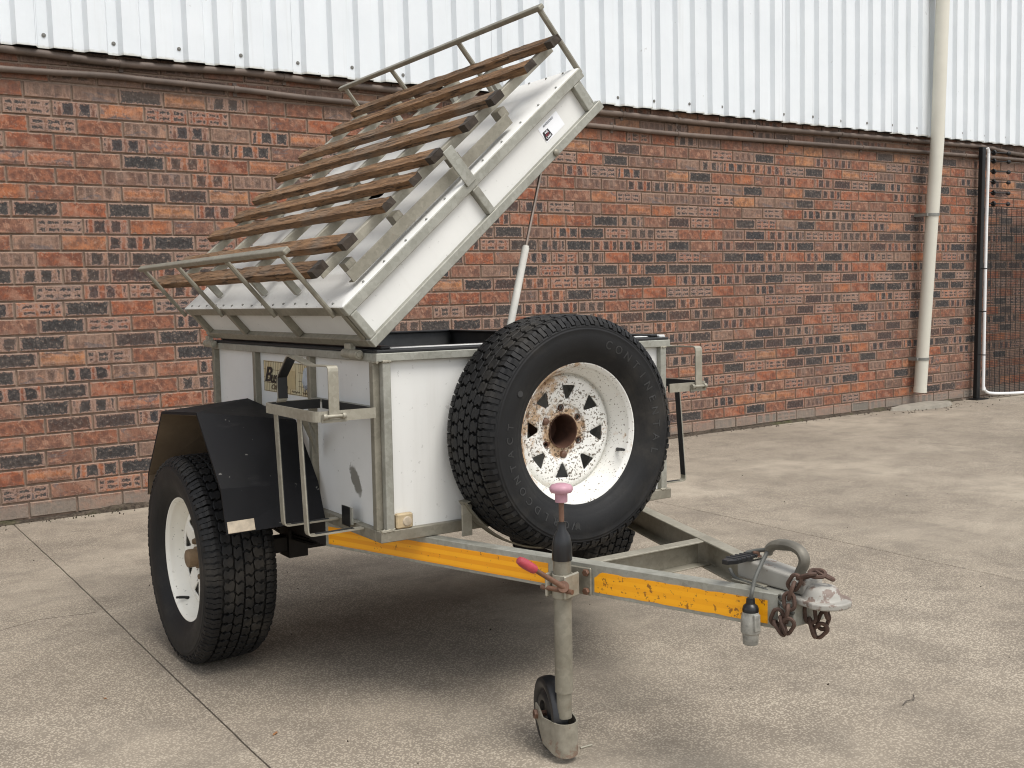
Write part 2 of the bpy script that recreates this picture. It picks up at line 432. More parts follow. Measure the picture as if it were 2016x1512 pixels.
def empty(name, parent=None, loc=(0, 0, 0), label=None, cat=None, kind=None, group=None):
    o = bpy.data.objects.new(name, None); COL.objects.link(o); o.location = loc; o.empty_display_size = .1
    if parent is not None: o.parent = parent
    if label: o['label'] = label
    if cat: o['category'] = cat
    if kind: o['kind'] = kind
    if group: o['group'] = group
    return o
def copy_obj(o, parent, offset=(0, 0, 0), label=None):
    c = o.copy(); COL.objects.link(c); c.parent = parent; c.location = Vector(o.location) + Vector(offset)
    if label: c['label'] = label
    return c

def box(bm, x0, x1, y0, y1, z0, z1, M=None, mi=0):
    vs = [bm.verts.new(Vector(p)) for p in ((x0, y0, z0), (x1, y0, z0), (x1, y1, z0), (x0, y1, z0), (x0, y0, z1), (x1, y0, z1), (x1, y1, z1), (x0, y1, z1))]
    if M is not None:
        for v in vs: v.co = M @ v.co
    for f in ((0, 3, 2, 1), (4, 5, 6, 7), (0, 1, 5, 4), (1, 2, 6, 5), (2, 3, 7, 6), (3, 0, 4, 7)):
        bm.faces.new([vs[i] for i in f]).material_index = mi
    return vs
def bx(*a, **k):
    bm = bmesh.new(); box(bm, *a, **k); return bm
def frames(pts, closed=False):
    pts = [Vector(p) for p in pts]; n = len(pts); T = []
    for i in range(n):
        if closed: t = pts[(i+1) % n] - pts[i-1]
        else: t = pts[min(i+1, n-1)] - pts[max(i-1, 0)]
        T.append(t.normalized())
    u = T[0].orthogonal().normalized(); out = []
    for i in range(n):
        u = (u - T[i]*u.dot(T[i]))
        u = u.normalized() if u.length > 1e-6 else T[i].orthogonal().normalized()
        out.append((pts[i], T[i], u, T[i].cross(u)))
    return out
def tube(bm, pts, r, n=12, closed=False, cap=True, mi=0):
    fr = frames(pts, closed); rings = []
    rs = r if isinstance(r, (list, tuple)) else [r]*len(fr)
    for (p, t, u, v), rr in zip(fr, rs):
        rings.append([bm.verts.new(p + (u*math.cos(a) + v*math.sin(a))*rr) for a in (2*PI*i/n for i in range(n))])
    m = len(rings)
    for i in range(m if closed else m-1):
        a, b = rings[i], rings[(i+1) % m]
        best = 0
        if closed and i == m-1:
            best = min(range(n), key=lambda s: (a[0].co - b[s].co).length)
        for j in range(n):
            f = bm.faces.new((a[j], a[(j+1) % n], b[(j+1+best) % n], b[(j+best) % n])); f.material_index = mi
    if cap and not closed:
        bm.faces.new(rings[0][::-1]).material_index = mi; bm.faces.new(rings[-1]).material_index = mi
    return rings
def strip(bm, pts, width_dir, w, t, mi=0):
    """flat bar following pts (in a plane), width along width_dir, thickness t to the normal side"""
    wd = Vector(width_dir).normalized(); pts = [Vector(p) for p in pts]; n = len(pts); rings = []
    for i in range(n):
        a = pts[i]-pts[i-1] if i else pts[1]-pts[0]; b = pts[i+1]-pts[i] if i < n-1 else a
        na = wd.cross(a).normalized(); nb = wd.cross(b).normalized(); nn = (na+nb)
        nn = nn/max(.35, nn.length_squared)*2 if nn.length > 1e-6 else na
        p = pts[i]
        rings.append([bm.verts.new(q) for q in (p-wd*w/2, p+wd*w/2, p+wd*w/2+nn*t, p-wd*w/2+nn*t)])
    for a, b in zip(rings, rings[1:]):
        for j in range(4): bm.faces.new((a[j], a[(j+1) % 4], b[(j+1) % 4], b[j])).material_index = mi
    bm.faces.new(rings[0][::-1]); bm.faces.new(rings[-1])
def lathe(bm, prof, n=48, M=None, closed=False, mi=0):
    """prof: list of (radius, height) ; axis +Z, transformed by M"""
    rings = []
    for r, h in prof:
        if r < 1e-6: rings.append([bm.verts.new((0, 0, h))])
        else: rings.append([bm.verts.new((r*math.cos(2*PI*i/n), r*math.sin(2*PI*i/n), h)) for i in range(n)])
    k = len(rings)
    for i in range(k if closed else k-1):
        a, b = rings[i], rings[(i+1) % k]
        if len(a) == 1 and len(b) == 1: continue
        for j in range(n):
            j2 = (j+1) % n
            if len(a) == 1: f = bm.faces.new((a[0], b[j2], b[j]))
            elif len(b) == 1: f = bm.faces.new((a[j], a[j2], b[0]))
            else: f = bm.faces.new((a[j], a[j2], b[j2], b[j]))
            f.material_index = mi
    if M is not None:
        for r in rings:
            for v in r: v.co = M @ v.co
def axis_matrix(origin, z):
    q = Vector(z).to_track_quat('Z', 'Y').to_matrix().to_4x4(); q.translation = Vector(origin); return q
def cyl(bm, a, b, r, n=16, r2=None, mi=0):
    tube(bm, [a, b], [r, r if r2 is None else r2], n, mi=mi)
def arc(c, r, a0, a1, n, ax=(1, 0, 0), ay=(0, 1, 0)):
    ax, ay, c = Vector(ax), Vector(ay), Vector(c)
    return [c + ax*(r*math.cos(a0+(a1-a0)*i/n)) + ay*(r*math.sin(a0+(a1-a0)*i/n)) for i in range(n+1)]
def catmull(pts, k=6):
    P = [Vector(p) for p in pts]; P = [2*P[0]-P[1]] + P + [2*P[-1]-P[-2]]; out = []
    for i in range(1, len(P)-2):
        for j in range(k):
            t = j/k; a, b, c, d = P[i-1], P[i], P[i+1], P[i+2]
            out.append(.5*((2*b)+(c-a)*t+(2*a-5*b+4*c-d)*t*t+(3*b-a-3*c+d)*t**3))
    out.append(P[-2]); return out
def rounded(pts, r, n=4, closed=False):
    P = [Vector(p) for p in pts]; out = []; m = len(P)
    for i in range(m):
        if not closed and i in (0, m-1): out.append(P[i]); continue
        a, b, c = P[i-1], P[i], P[(i+1) % m]
        d1, d2 = (a-b), (c-b); k = min(r, d1.length*.45, d2.length*.45)
        s, e = b+d1.normalized()*k, b+d2.normalized()*k
        for j in range(n+1):
            t = j/n; out.append((1-t)**2*s + 2*t*(1-t)*b + t*t*e)
    return out
def prism(bm, poly, vec, mi=0):
    a = [bm.verts.new(p) for p in poly]; b = [bm.verts.new(Vector(p)+Vector(vec)) for p in poly]; n = len(poly)
    bm.faces.new(a[::-1]).material_index = mi; bm.faces.new(b).material_index = mi
    for i in range(n): bm.faces.new((a[i], a[(i+1) % n], b[(i+1) % n], b[i])).material_index = mi
def text_mesh(s, size, depth=.0006, shear=0., bold=0.):
    cu = bpy.data.curves.new('txt', 'FONT'); cu.body = s; cu.size = size; cu.extrude = depth; cu.shear = shear; cu.offset = bold
    cu.align_x = 'CENTER'; cu.align_y = 'CENTER'; cu.resolution_u = 3
    o = bpy.data.objects.new('txt', cu); COL.objects.link(o)
    dg = bpy.context.evaluated_depsgraph_get(); dg.update()
    me = bpy.data.meshes.new_from_object(o.evaluated_get(dg))
    bm = bmesh.new(); bm.from_mesh(me)
    bpy.data.objects.remove(o); bpy.data.curves.remove(cu); bpy.data.meshes.remove(me)
    return bm

# ================================================================== THE YARD
WALL_Y = 3.73
JOINTS = [-6.45, -3.42, -.378, 2.68, 5.72, 8.76, 11.8]
yard = obj('concrete_yard', bx(-150, 150, -150, 150, -.5, -.0052), JOINT, kind='structure')
def slab_mesh(x0, x1, y0, y1):
    bm = bmesh.new(); n = 150; ys = [y0+(y1-y0)*i/n for i in range(n+1)]
    def edge(x, s):
        return [x + s*.0026 + .0022*mnoise.noise(Vector((x*3, y*7, 1))) + .006*mnoise.noise(Vector((x*3.3, y*.7, 5))) for y in ys]
    L, Rr = edge(x0, 1), edge(x1, -1)
    la = [bm.verts.new((x, y, -.0015)) for x, y in zip(L, ys)]; lb = [bm.verts.new((x+.003, y, 0)) for x, y in zip(L, ys)]
    ra = [bm.verts.new((x, y, -.0015)) for x, y in zip(Rr, ys)]; rb = [bm.verts.new((x-.003, y, 0)) for x, y in zip(Rr, ys)]
    lc = [bm.verts.new((x, y, -.028)) for x, y in zip(L, ys)]; rc = [bm.verts.new((x, y, -.028)) for x, y in zip(Rr, ys)]
    for i in range(n):
        for a, b in ((lc, la), (la, lb), (lb, rb), (rb, ra), (ra, rc)):
            bm.faces.new((a[i], b[i], b[i+1], a[i+1]))
    return bm
for a, b in zip(JOINTS, JOINTS[1:]):
    obj('slab', slab_mesh(a, b, -9, WALL_Y+.05), CONC, yard)
obj('slab', bx(-150, JOINTS[0]-.004, -150, 149, -.0048, 0), CONC, yard)
obj('slab', bx(JOINTS[-1]+.004, 150, -150, 149, -.0048, 0), CONC, yard)
obj('slab', bx(JOINTS[0], JOINTS[-1], -150, -9.01, -.0048, 0), CONC, yard)
def crack(pts, w=.004):
    bm = bmesh.new(); P = []
    for a, b in zip(pts, pts[1:]):
        for j in range(14):
            t = j/14; x = a[0]+(b[0]-a[0])*t; y = a[1]+(b[1]-a[1])*t
            P.append((x+.010*mnoise.noise(Vector((x*9, y*9, 3))), y+.014*mnoise.noise(Vector((x*11, y*8, 9)))))
    vs = []
    for i, (x, y) in enumerate(P):
        ww = w*(.4+.8*abs(mnoise.noise(Vector((x*23, y*20, 0)))))
        vs.append((bm.verts.new((x, y-ww, .0008)), bm.verts.new((x, y+ww, .0008)), bm.verts.new((x, y+ww, -.004)), bm.verts.new((x, y-ww, -.004))))
    for p, q in zip(vs, vs[1:]):
        for j in range(4): bm.faces.new((p[j], p[(j+1) % 4], q[(j+1) % 4], q[j]))
    return bm
obj('crack', crack([(-.92, 1.56), (-.75, 1.64), (-.62, 1.69), (-.40, 1.645)], .0026), JOINT, yard)

# ================================================================== THE BUILDING
bld = empty('warehouse', loc=(0, WALL_Y, 0), label='warehouse with face-brick lower wall and white ribbed metal cladding above', cat='building')
def bobj(name, bm, mat, parent, **k):
    o = obj(name, bm, mat, parent, **k); o.location = (0, -WALL_Y, 0) if parent is bld else o.location; return o
mort = bobj('brick_wall', bx(-3.5, 13.5, WALL_Y+.0105, WALL_Y+.23, -.1, 2.80), MORTAR, bld)
COURSE, BLEN, Z0 = .0927, .2525, .0185
BH, BL = .0825, .2425
XB0, XB1 = -3.45, 13.4
PAL_RED = [(.30, .100, .050), (.26, .088, .046), (.33, .122, .058), (.25, .104, .062), (.22, .108, .072)]
PAL_MAUVE = [(.205, .122, .085), (.18, .104, .074), (.235, .145, .102), (.155, .093, .066)]
PAL_ORANGE = [(.40, .165, .08), (.43, .195, .09), (.36, .15, .085)]
PAL_CHAR = [(.045, .044, .043), (.055, .052, .050), (.038, .041, .046), (.065, .058, .053)]
BR = 1.12
PAL_RED, PAL_MAUVE, PAL_ORANGE = ([tuple(v*f for v in c) for c in P] for P, f in ((PAL_RED, BR), (PAL_MAUVE, BR*1.05), (PAL_ORANGE, 1.05)))
def brick_params(kind, r):
    c2 = r.choice(PAL_CHAR)
    if kind == 0: return (r.choice(PAL_RED), c2, (1., .0, .0), (0, 0, 0))
    if kind == 1: return (r.choice(PAL_RED+PAL_MAUVE), c2, (1., .30, .0335), (0, r.uniform(.8, 1), 0))
    if kind == 2: return (r.choice(PAL_MAUVE+PAL_RED), c2, (r.uniform(.082, .098), r.uniform(.023, .031), .032), (0, r.uniform(.8, 1), r.uniform(0, .09)))
    if kind == 3: return (r.choice(PAL_ORANGE), c2, (.5, .25, .012), (.034, r.uniform(0, .6), 0))
    if kind == 4: return (r.choice(PAL_MAUVE), (.12, .085, .072), (r.uniform(.05, .12), .02, .03), (0, r.uniform(.2, .6), r.uniform(0, .1)))
    return (r.choice(PAL_MAUVE+PAL_RED), c2, (r.uniform(.075, .09), .027, .0075), (r.uniform(.014, .02), .95, r.uniform(0, .08)))
def brick_geo(seed, w, kind):
    """verts, faces and attributes of one brick of length w (face towards -y, back in the mortar)"""
    r = random.Random(seed)
    proud = r.uniform(-.0015, .0025); tw = r.uniform(-.0015, .0015)
    hx, hz, b = w/2, BH/2, .004
    j = lambda s=.0012: r.uniform(-s, s)
    F = [(-hx+b+j(), -.001-proud-tw, -hz+b+j()), (hx-b+j(), -.001-proud+tw, -hz+b+j()), (hx-b+j(), -.001-proud+tw, hz-b+j()), (-hx+b+j(), -.001-proud-tw, hz-b+j())]
    O = [(-hx+j(.0008), .0035, -hz+j(.0008)), (hx+j(.0008), .0035, -hz+j(.0008)), (hx+j(.0008), .0035, hz+j(.0008)), (-hx+j(.0008), .0035, hz+j(.0008))]
    K = [(x, .03, z) for x, _, z in O]
    V = F+O+K
    fc = [(0, 1, 2, 3)] + [(i+4, (i+1) % 4+4, (i+1) % 4, i) for i in range(4)] + [(i+8, (i+1) % 4+8, (i+1) % 4+4, i+4) for i in range(4)]
    p = brick_params(kind, r)
    return V, fc, p, (r.random(), r.random(), r.random())
def brick_arrays(items):
    """items: list of (geo, offset) -> mesh"""
    V, Fc, loc, rn, c1, c2, pa, pb = [], [], [], [], [], [], [], []
    for (v, f, p, r3), off in items:
        b = len(V)
        for q in v:
            V.append((q[0]+off[0], q[1]+off[1], q[2]+off[2])); loc.append(q); rn.append(r3); c1.append(p[0]); c2.append(p[1]); pa.append(p[2]); pb.append(p[3])
        Fc += [tuple(i+b for i in q) for q in f]
    me = bpy.data.meshes.new('brick'); me.from_pydata(V, [], Fc)
    for nme, arr in (('bloc', loc), ('brnd', rn), ('bpat', pa), ('bpat2', pb)):
        a = me.attributes.new(nme, 'FLOAT_VECTOR', 'POINT'); a.data.foreach_set('vector', np.array(arr, np.float32).ravel())
    for nme, arr in (('bcol', c1), ('bcol2', c2)):
        a = me.attributes.new(nme, 'FLOAT_COLOR', 'POINT'); ar = np.ones((len(arr), 4), np.float32); ar[:, :3] = arr; a.data.foreach_set('color', ar.ravel())
    me.materials.append(BRICK); me.update()
    return me
def pick_kind(z, x):
    u = rnd.random()
    g = mnoise.noise(Vector((x*.5, z*2.2, 4)))*.5
    if z > 1.75: w = [.33, .17, .12, .13, .17, .08]
    elif z > .95: w = [.19, .29, .29, .03, .05, .15]
    elif z > .45: w = [.24, .23, .22, .08, .09, .14]
    else: w = [.30, .14, .13, .13, .20, .10]
    w = list(w); w[3] *= max(0, 1+2*g); w[1] *= max(.2, 1-1.2*g)
    t = sum(w); a = 0
    for i, q in enumerate(w):
        a += q/t
        if u < a: return i
    return 0
HIDE = [(300, 1020), (290, 900), (330, 800), (415, 790), (418, 690), (362, 612), (282, 525), (410, 470), (640, 270), (690, 215), (1090, 62), (1187, 212), (900, 520), (765, 660), (960, 655), (1085, 610), (1200, 640), (1260, 680), (1320, 690), (1320, 980)]
def inside(px, py, poly):
    c = False; j = len(poly)-1
    for i in range(len(poly)):
        xi, yi = poly[i]; xj, yj = poly[j]
        if (yi > py) != (yj > py) and px < (xj-xi)*(py-yi)/(yj-yi)+xi: c = not c
        j = i
    return c
PROTO = {}
for kind in range(6):
    for v in range(14): PROTO[(kind, v)] = brick_geo(1000*kind+v, BL, kind)
allb = []
for kz in range(-1, 28):
    z = Z0 + kz*COURSE + BH/2 + (.005 if kz >= 0 else 0)
    off = (0.117 if kz % 2 else 0.0) + rnd.uniform(-.016, .016) - .047
    n0 = math.ceil((XB0-off)/BLEN); x = off + n0*BLEN
    while x+BL < XB1:
        kind = pick_kind(z, x); v = rnd.randrange(14)
        px, py, dep = project((x+BL/2, WALL_Y, z))
        vis = 4 < px < 2012 and 0 < py < 1500 and not inside(px, py, HIDE) and z < 2.56 and not (8.55 < x+BL/2)
        allb.append((x+BL/2, z+rnd.uniform(-.0015, .0015), kind, v, vis, dep))
        x += BLEN
vis = sorted([b for b in allb if b[4]], key=lambda b: b[5])[:300]
visset = set(id(b) for b in vis)
pm = {k: brick_arrays([(g, (0, 0, 0))]) for k, g in PROTO.items()}
for b in vis:
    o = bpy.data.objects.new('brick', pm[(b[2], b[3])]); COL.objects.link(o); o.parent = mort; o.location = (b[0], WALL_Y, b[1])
rest = [(PROTO[(b[2], b[3])], (b[0], WALL_Y, b[1])) for b in allb if id(b) not in visset]
om = bpy.data.objects.new('brickwork', brick_arrays(rest)); COL.objects.link(om); om.parent = mort; om['kind'] = 'stuff'
om['label'] = 'remaining small bricks of the wall'

# cladding sheets: ribbed profile, four ribs a sheet
PITCH = .1845; X_R0 = -.108 - 2*.738
ZB, ZT = 2.602, 5.2
def sheet_mesh(x0, nr, zb, dy):
    pr = []                                         # profile (x, y): pan is proud, rib valley set back
    for i in range(nr):
        a = x0 + i*PITCH
        pr += [(a-.010, .0), (a+.006, .036), (a+.060, .036), (a+.080, .0), (a+.128, .0012), (a+PITCH-.0115, .0)]
    pr.append((x0+nr*PITCH-.004, .0008))
    bm = bmesh.new(); t = .0012
    zs = [zb, zb+.25, zb+.7, ZT]
    cols = []
    for x, y in pr:
        cols.append([bm.verts.new((x+.0015*mnoise.noise(Vector((x*5, zz, 2))), 3.657+y+dy+.0035*mnoise.noise(Vector((x*2.5, zz*1.7, 8))), zz)) for zz in zs])
    back = [[bm.verts.new(v.co+Vector((0, t, 0))) for v in c] for c in cols]
    for i in range(len(cols)-1):
        for j in range(len(zs)-1):
            bm.faces.new((cols[i][j], cols[i+1][j], cols[i+1][j+1], cols[i][j+1]))
            bm.faces.new((back[i][j], back[i][j+1], back[i+1][j+1], back[i+1][j]))
        bm.faces.new((cols[i][0], back[i][0], back[i+1][0], cols[i+1][0]))
    return bm
scr = bmesh.new(); lathe(scr, [(0, .004), (.0055, .0035), (.007, .0015), (.0115, .001), (.0115, -.002)], 10, Matrix.Rotation(R(90), 4, 'X'))
scr_me = bpy.data.meshes.new('screw'); scr.to_mesh(scr_me); scr.free(); scr_me.materials.append(SCREWM)
for i in range(18):
    x0 = X_R0 + i*4*PITCH
    s = bobj('metal_sheet', sheet_mesh(x0-.004, 4, ZB+rnd.uniform(-.003, .003), .0022*(i % 2)), CLAD, bld)
    for kk in (0, 2):
        o = bpy.data.objects.new('screw', scr_me); COL.objects.link(o); o.parent = s
        o.location = (x0+kk*PITCH+.036+rnd.uniform(-.004, .004), 3.657+.0335+.0022*(i % 2), ZB+.068+rnd.uniform(-.008, .008))
bobj('gap_shade_backing', bx(-3.4, 13.4, 3.702, WALL_Y-.003, 2.6045, ZT), BLACK, bld)  # black filler behind the sheets, stands in for shade in the gap below them
bobj('roof', bx(-3.6, 13.6, 3.66, 9., ZT+.002, ZT+.1), CLAD, bld)
bobj('side_wall', bx(-3.5, -3.27, WALL_Y+.232, 9., -.1, ZT), MORTAR, bld)

# wall base dirt
def dirt_strip():
    bm = bmesh.new(); prev = None; x = -1.6
    while x < 8.5:
        h = .014+.030*max(0, mnoise.noise(Vector((x*2.3, 0, 0)))+.35)+.006*mnoise.noise(Vector((x*31, 2, 0)))
        d = .014+.034*max(0, mnoise.noise(Vector((x*1.9, 7, 0)))+.35)+.006*mnoise.noise(Vector((x*37, 5, 0)))
        cur = [bm.verts.new(p) for p in ((x, WALL_Y+.006, max(.002, h)), (x, WALL_Y-.3*d, max(.002, h*.72)), (x, WALL_Y-max(.003, d), .0009), (x, WALL_Y+.006, .0009))]
        if prev:
            for j in range(3): bm.faces.new((prev[j], cur[j], cur[j+1], prev[j+1]))
        prev = cur; x += .012
    return bm
obj('wall_base_dirt', dirt_strip(), DIRT, kind='stuff', label='dark dirt caught along the foot of the brick wall')

# pipes along the top of the brickwork
def run_pipe(name, pts, r, label, saddles):
    t = empty(name, loc=(pts[0][0], 3.70, pts[0][1]), label=label, cat='pipe', group='brown pipes under the cladding')
    bm = bmesh.new(); tube(bm, catmull([(x, WALL_Y-r-.006, z) for x, z in pts], 8), r, 10)
    o = obj('pipe', bm, BPIPE, t, smooth=True); o.location = -Vector(t.location)
    for x in saddles:
        z = next((a[1]+(b[1]-a[1])*(x-a[0])/(b[0]-a[0]) for a, b in zip(pts, pts[1:]) if a[0] <= x <= b[0]), pts[0][1])
        b2 = bmesh.new(); cyl(b2, (x-.014, WALL_Y-r-.006, z), (x+.014, WALL_Y-r-.006, z), r+.0035, 10); box(b2, x-.012, x+.012, WALL_Y-.006, WALL_Y+.003, z-r-.022, z+r+.022)
        o = obj('saddle', b2, BPIPE, t, smooth=True); o.location = -Vector(t.location)
run_pipe('conduit_pipe', [(-1.8, 2.585), (-.32, 2.579), (.34, 2.560), (1.09, 2.580), (1.56, 2.566), (2.7, 2.556), (3.886, 2.546), (5.065, 2.537), (6.877, 2.552), (8.2, 2.558), (8.85, 2.56), (9.5, 2.518), (11.5, 2.50)], .021,
         'upper brown pipe tucked right under the bottom edge of the white cladding', [.335, 1.32, 2.4, 3.3, 4.05, 4.62, 5.5, 6.6, 7.6])
run_pipe('conduit_pipe', [(-1.8, 2.462), (-.326, 2.473), (.25, 2.487), (.478, 2.483), (1.056, 2.474), (1.556, 2.459), (2.7, 2.449), (3.786, 2.441), (4.613, 2.431), (5.922, 2.443), (7.872, 2.458), (9.509, 2.465), (11.5, 2.47)], .018,
         'lower brown pipe sagging across the top brick courses', [1.0, 2.2, 3.95, 4.62, 5.9, 6.9, 8.5])

# downpipe
def downpipe():
    top = Vector((7.905, 3.555, 4.4)); mid = Vector((7.83, 3.57, 2.55)); bot = Vector((7.690, 3.645, .145))
    t = empty('downpipe', loc=bot, label='ivory plastic downpipe running down the wall beside the black post', cat='downpipe')
    def at(z):
        a, b = (mid, bot) if z < mid.z else (top, mid)
        k = (z-b.z)/(a.z-b.z); return b+(a-b)*k
    bm = bmesh.new(); tube(bm, [at(z) for z in (4.4, 3.4, 2.55, 1.84)], .062, 24)
    o = obj('pipe_section', bm, IVORY, t, smooth=True); o.location = -bot
    bm = bmesh.new(); tube(bm, [at(1.839), at(.46)], .059, 24); o = obj('pipe_section', bm, IVORY, t, smooth=True); o.location = -bot
    bm = bmesh.new(); tube(bm, [at(.459), at(.19)], .0605, 24); tube(bm, [at(.19), at(.145)], .0625, 24); o = obj('pipe_section', bm, IVORY, t, smooth=True); o.location = -bot
    for z in (1.85, .47, 3.95):
        bm = bmesh.new(); p = at(z); cyl(bm, p+Vector((0, 0, -.013)), p+Vector((0, 0, .013)), .0655, 24)
        box(bm, p.x-.09, p.x-.06, p.y-.004, WALL_Y+.004 if z < 2.6 else p.y+.10, z-.013, z+.013); box(bm, p.x+.06, p.x+.075, p.y-.004, p.y+.004, z-.013, z+.013)
        o = obj('clamp', bm, GSTEEL, t, smooth=True); o.location = -bot
downpipe()
def splash():
    bm = bmesh.new(); top = []
    out = [(7.20, 3.64), (7.30, 3.57), (7.50, 3.49), (7.70, 3.455), (7.90, 3.47), (8.10, 3.56), (8.20, 3.66), (8.12, 3.72), (7.7, 3.722), (7.4, 3.72)]
    pts = rounded([(x, y, 0) for x, y in out], .1, 3, True)
    a = [bm.verts.new((p.x+.012*mnoise.noise(Vector((p.x*20, p.y*20, 1))), min(3.722, p.y+.010*mnoise.noise(Vector((p.x*22, p.y*20, 5)))), .001)) for p in pts]
    c = Vector((7.7, 3.64, 0))
    b = [bm.verts.new(Vector((v.co.x, v.co.y, .03))+(c-v.co)*.05+Vector((0, 0, .008*mnoise.noise(v.co*9)))) for v in a]
    m = bm.verts.new((7.72, 3.63, .055)); n = len(a)
    for i in range(n):
        bm.faces.new((a[i], a[(i+1) % n], b[(i+1) % n], b[i])); bm.faces.new((b[i], b[(i+1) % n], m))
    obj('splash_slab', bm, PALEC, label='rough pale cement slab on the ground under the downpipe', cat='slab', smooth=True)
splash()

# fence at the right: black post, wire mesh, electric strands
def fence():
    t = empty('security_fence', loc=(8.7, 3.62, 0), label='black steel post with fine wire mesh fence in front of the wall', cat='fence')
    off = -Vector(t.location)
    def part(name, bm, mat, **k):
        o = obj(name, bm, mat, t, **k); o.location = off; return o
    bm = bmesh.new(); prism(bm, [(8.628, 3.640, .012), (8.684, 3.640, .012), (8.684, 3.684, .012), (8.628, 3.684, .012)], (.062, 0, 2.536)); part('post', bm, POSTM, bevel=.003)
    bm = bmesh.new(); box(bm, 8.57, 8.76, 3.59, 3.72, .001, .011); part('base_plate', bm, POSTM)
    bm = bmesh.new(); z = .06
    while z < 1.955:
        tube(bm, [(8.745, 3.632, z), (10.4, 3.632, z)], .0026, 4, cap=False); z += .0172
    part('horizontal_wires', bm, WIREM, kind='stuff')
    x = 8.83
    while x < 10.4:
        bm = bmesh.new(); tube(bm, catmull([(x, 3.628, .03), (x, 3.628, .35), (x, 3.628, .45+.004), (x, 3.628, 1.2), (x, 3.628, 1.96)], 2), .0028, 5); part('vertical_wire', bm, WIREM); x += .0925
    for zz in (2.42, 2.315, 2.21, 2.10, 1.99, 2.505):
        bm = bmesh.new(); lathe(bm, [(0, 0), (.022, 0), (.028, .012), (.022, .03), (0, .034)], 12, axis_matrix((8.895, 3.655, zz), (1, 0, -.05)))
        tube(bm, [(8.928, 3.655, zz), (9.12, 3.64, zz+.002)], .006, 5); cyl(bm, (8.80, 3.66, zz), (8.90, 3.655, zz), .005, 6)
        lathe(bm, [(0, -.03), (.010, -.028), (.022, 0), (.020, .016), (.008, .032), (0, .034)], 12, axis_matrix((9.145, 3.64, zz), (1, .1, 0)))
        part('insulator', bm, POSTM, smooth=True)
    for zz in (2.42, 2.315, 2.21, 2.10, 1.99):
        bm = bmesh.new(); tube(bm, [(9.165, 3.64, zz), (10.4, 3.64, zz)], .0011, 4); part('electric_wire', bm, GSTEEL)
fence()
def white_conduit():
    t = empty('conduit', loc=(8.70, 3.58, 0), label='thin white conduit down the black post and along the foot of the mesh', cat='conduit')
    bm = bmesh.new(); pts = [(8.69, 3.59, 2.53), (8.705, 3.59, 2.49), (8.707, 3.59, 2.40), (8.672, 3.585, 1.5), (8.648, 3.58, .22), (8.655, 3.58, .13), (8.70, 3.58, .082), (8.80, 3.58, .058), (9.1, 3.58, .035), (9.5, 3.58, .022), (10.4, 3.58, .02)]
    tube(bm, catmull(pts, 6), .0155, 10); o = obj('tube', bm, WPIPE, t, smooth=True); o.location = -Vector(t.location)
    for p in ((8.660, 3.5825, .90), (8.668, 3.585, 1.33), (8.652, 3.5805, .46)):
        bm = bmesh.new(); cyl(bm, (p[0], p[1], p[2]-.005), (p[0], p[1], p[2]+.005), .0175, 10); box(bm, p[0]-.006, p[0]+.006, p[1]+.01, 3.635, p[2]-.004, p[2]+.004)
        o = obj('cable_tie', bm, BLACK, t); o.location = -Vector(t.location)
white_conduit()

# small things on the ground
def leaf(x, y, s, a, label):
    bm = bmesh.new(); pts = [(-1, 0, .05), (-.5, .35, .3), (.1, .42, .15), (.6, .2, .45), (1.1, 0, .2), (.6, -.25, .1), (0, -.42, .35), (-.5, -.3, .12)]
    vs = [bm.verts.new(Vector(p)*s) for p in pts]; c = bm.verts.new((0, 0, .02*s)); c2 = bm.verts.new((0, 0, -.01*s))
    for i in range(8): bm.faces.new((vs[i], vs[(i+1) % 8], c)); bm.faces.new((vs[(i+1) % 8], vs[i], c2))
    o = obj('leaf', bm, LEAFM, label=label, cat='leaf'); o.location = (x, y, .001+.011*s); o.rotation_euler = (0, 0, a)
leaf(-.291, .103, .011, .6, 'small dry orange-brown leaf on the concrete near the long joint')
leaf(-.608, .677, .008, 2.2, 'tiny pale brown leaf on the concrete left of the long joint')

def twig():
    bm = bmesh.new(); tube(bm, catmull([(0, 0, .004), (.03, .008, .006), (.055, .004, .005), (.075, .020, .009)], 5), [.0016]*16, 6)
    o = obj('twig', bm, plain('grey_twig', (.10, .085, .07), .9, 0, .3, 60, .3), label='thin grey twig lying on bare concrete right of the coupling', cat='twig'); o.location = TWIG
TWIG = (1.22, -.815, 0)
twig()
def grit():
    bm = bmesh.new(); r_ = random.Random(5)
    def bit(x, y, s):
        M = Matrix.Translation((x, y, s*.35)) @ Euler((r_.uniform(0, 6), r_.uniform(0, 6), r_.uniform(0, 6))).to_matrix().to_4x4() @ Matrix.Diagonal((s, s*r_.uniform(.5, .9), s*r_.uniform(.35, .7), 1))
        bmesh.ops.create_icosphere(bm, subdivisions=1, radius=.6, matrix=M)
    for _ in range(420):
        x = r_.uniform(-1.5, 9.5); bit(x, WALL_Y-.02-abs(r_.gauss(0, .05)), r_.uniform(.004, .014))
    for _ in range(130): bit(r_.uniform(-2, 4.5), r_.uniform(-1.6, 3.4), r_.uniform(.003, .007))
    for _ in range(70): bit(r_.gauss(7.7, .5), 3.55-abs(r_.gauss(0, .12)), r_.uniform(.004, .015))
    obj('grit', bm, DIRT, kind='stuff', label='loose grit scattered along the wall and over the yard')
grit()

# ================================================================== THE TRAILER
trailer = bpy.data.objects.new('box_trailer', None); COL.objects.link(trailer); trailer.empty_display_size = .2
trailer.matrix_world = TM
trailer['label'] = 'white and galvanised off-road box trailer with its lid raised and roof rack tilted'
trailer['category'] = 'trailer'
W, L = 1.09, 1.40
ZB0, ZB1, ZT0, ZT1 = .511, .5435, 1.020, 1.0435
TB = .025                                            # square tube size
def slab_ground(x): return TILT*(x+.3)

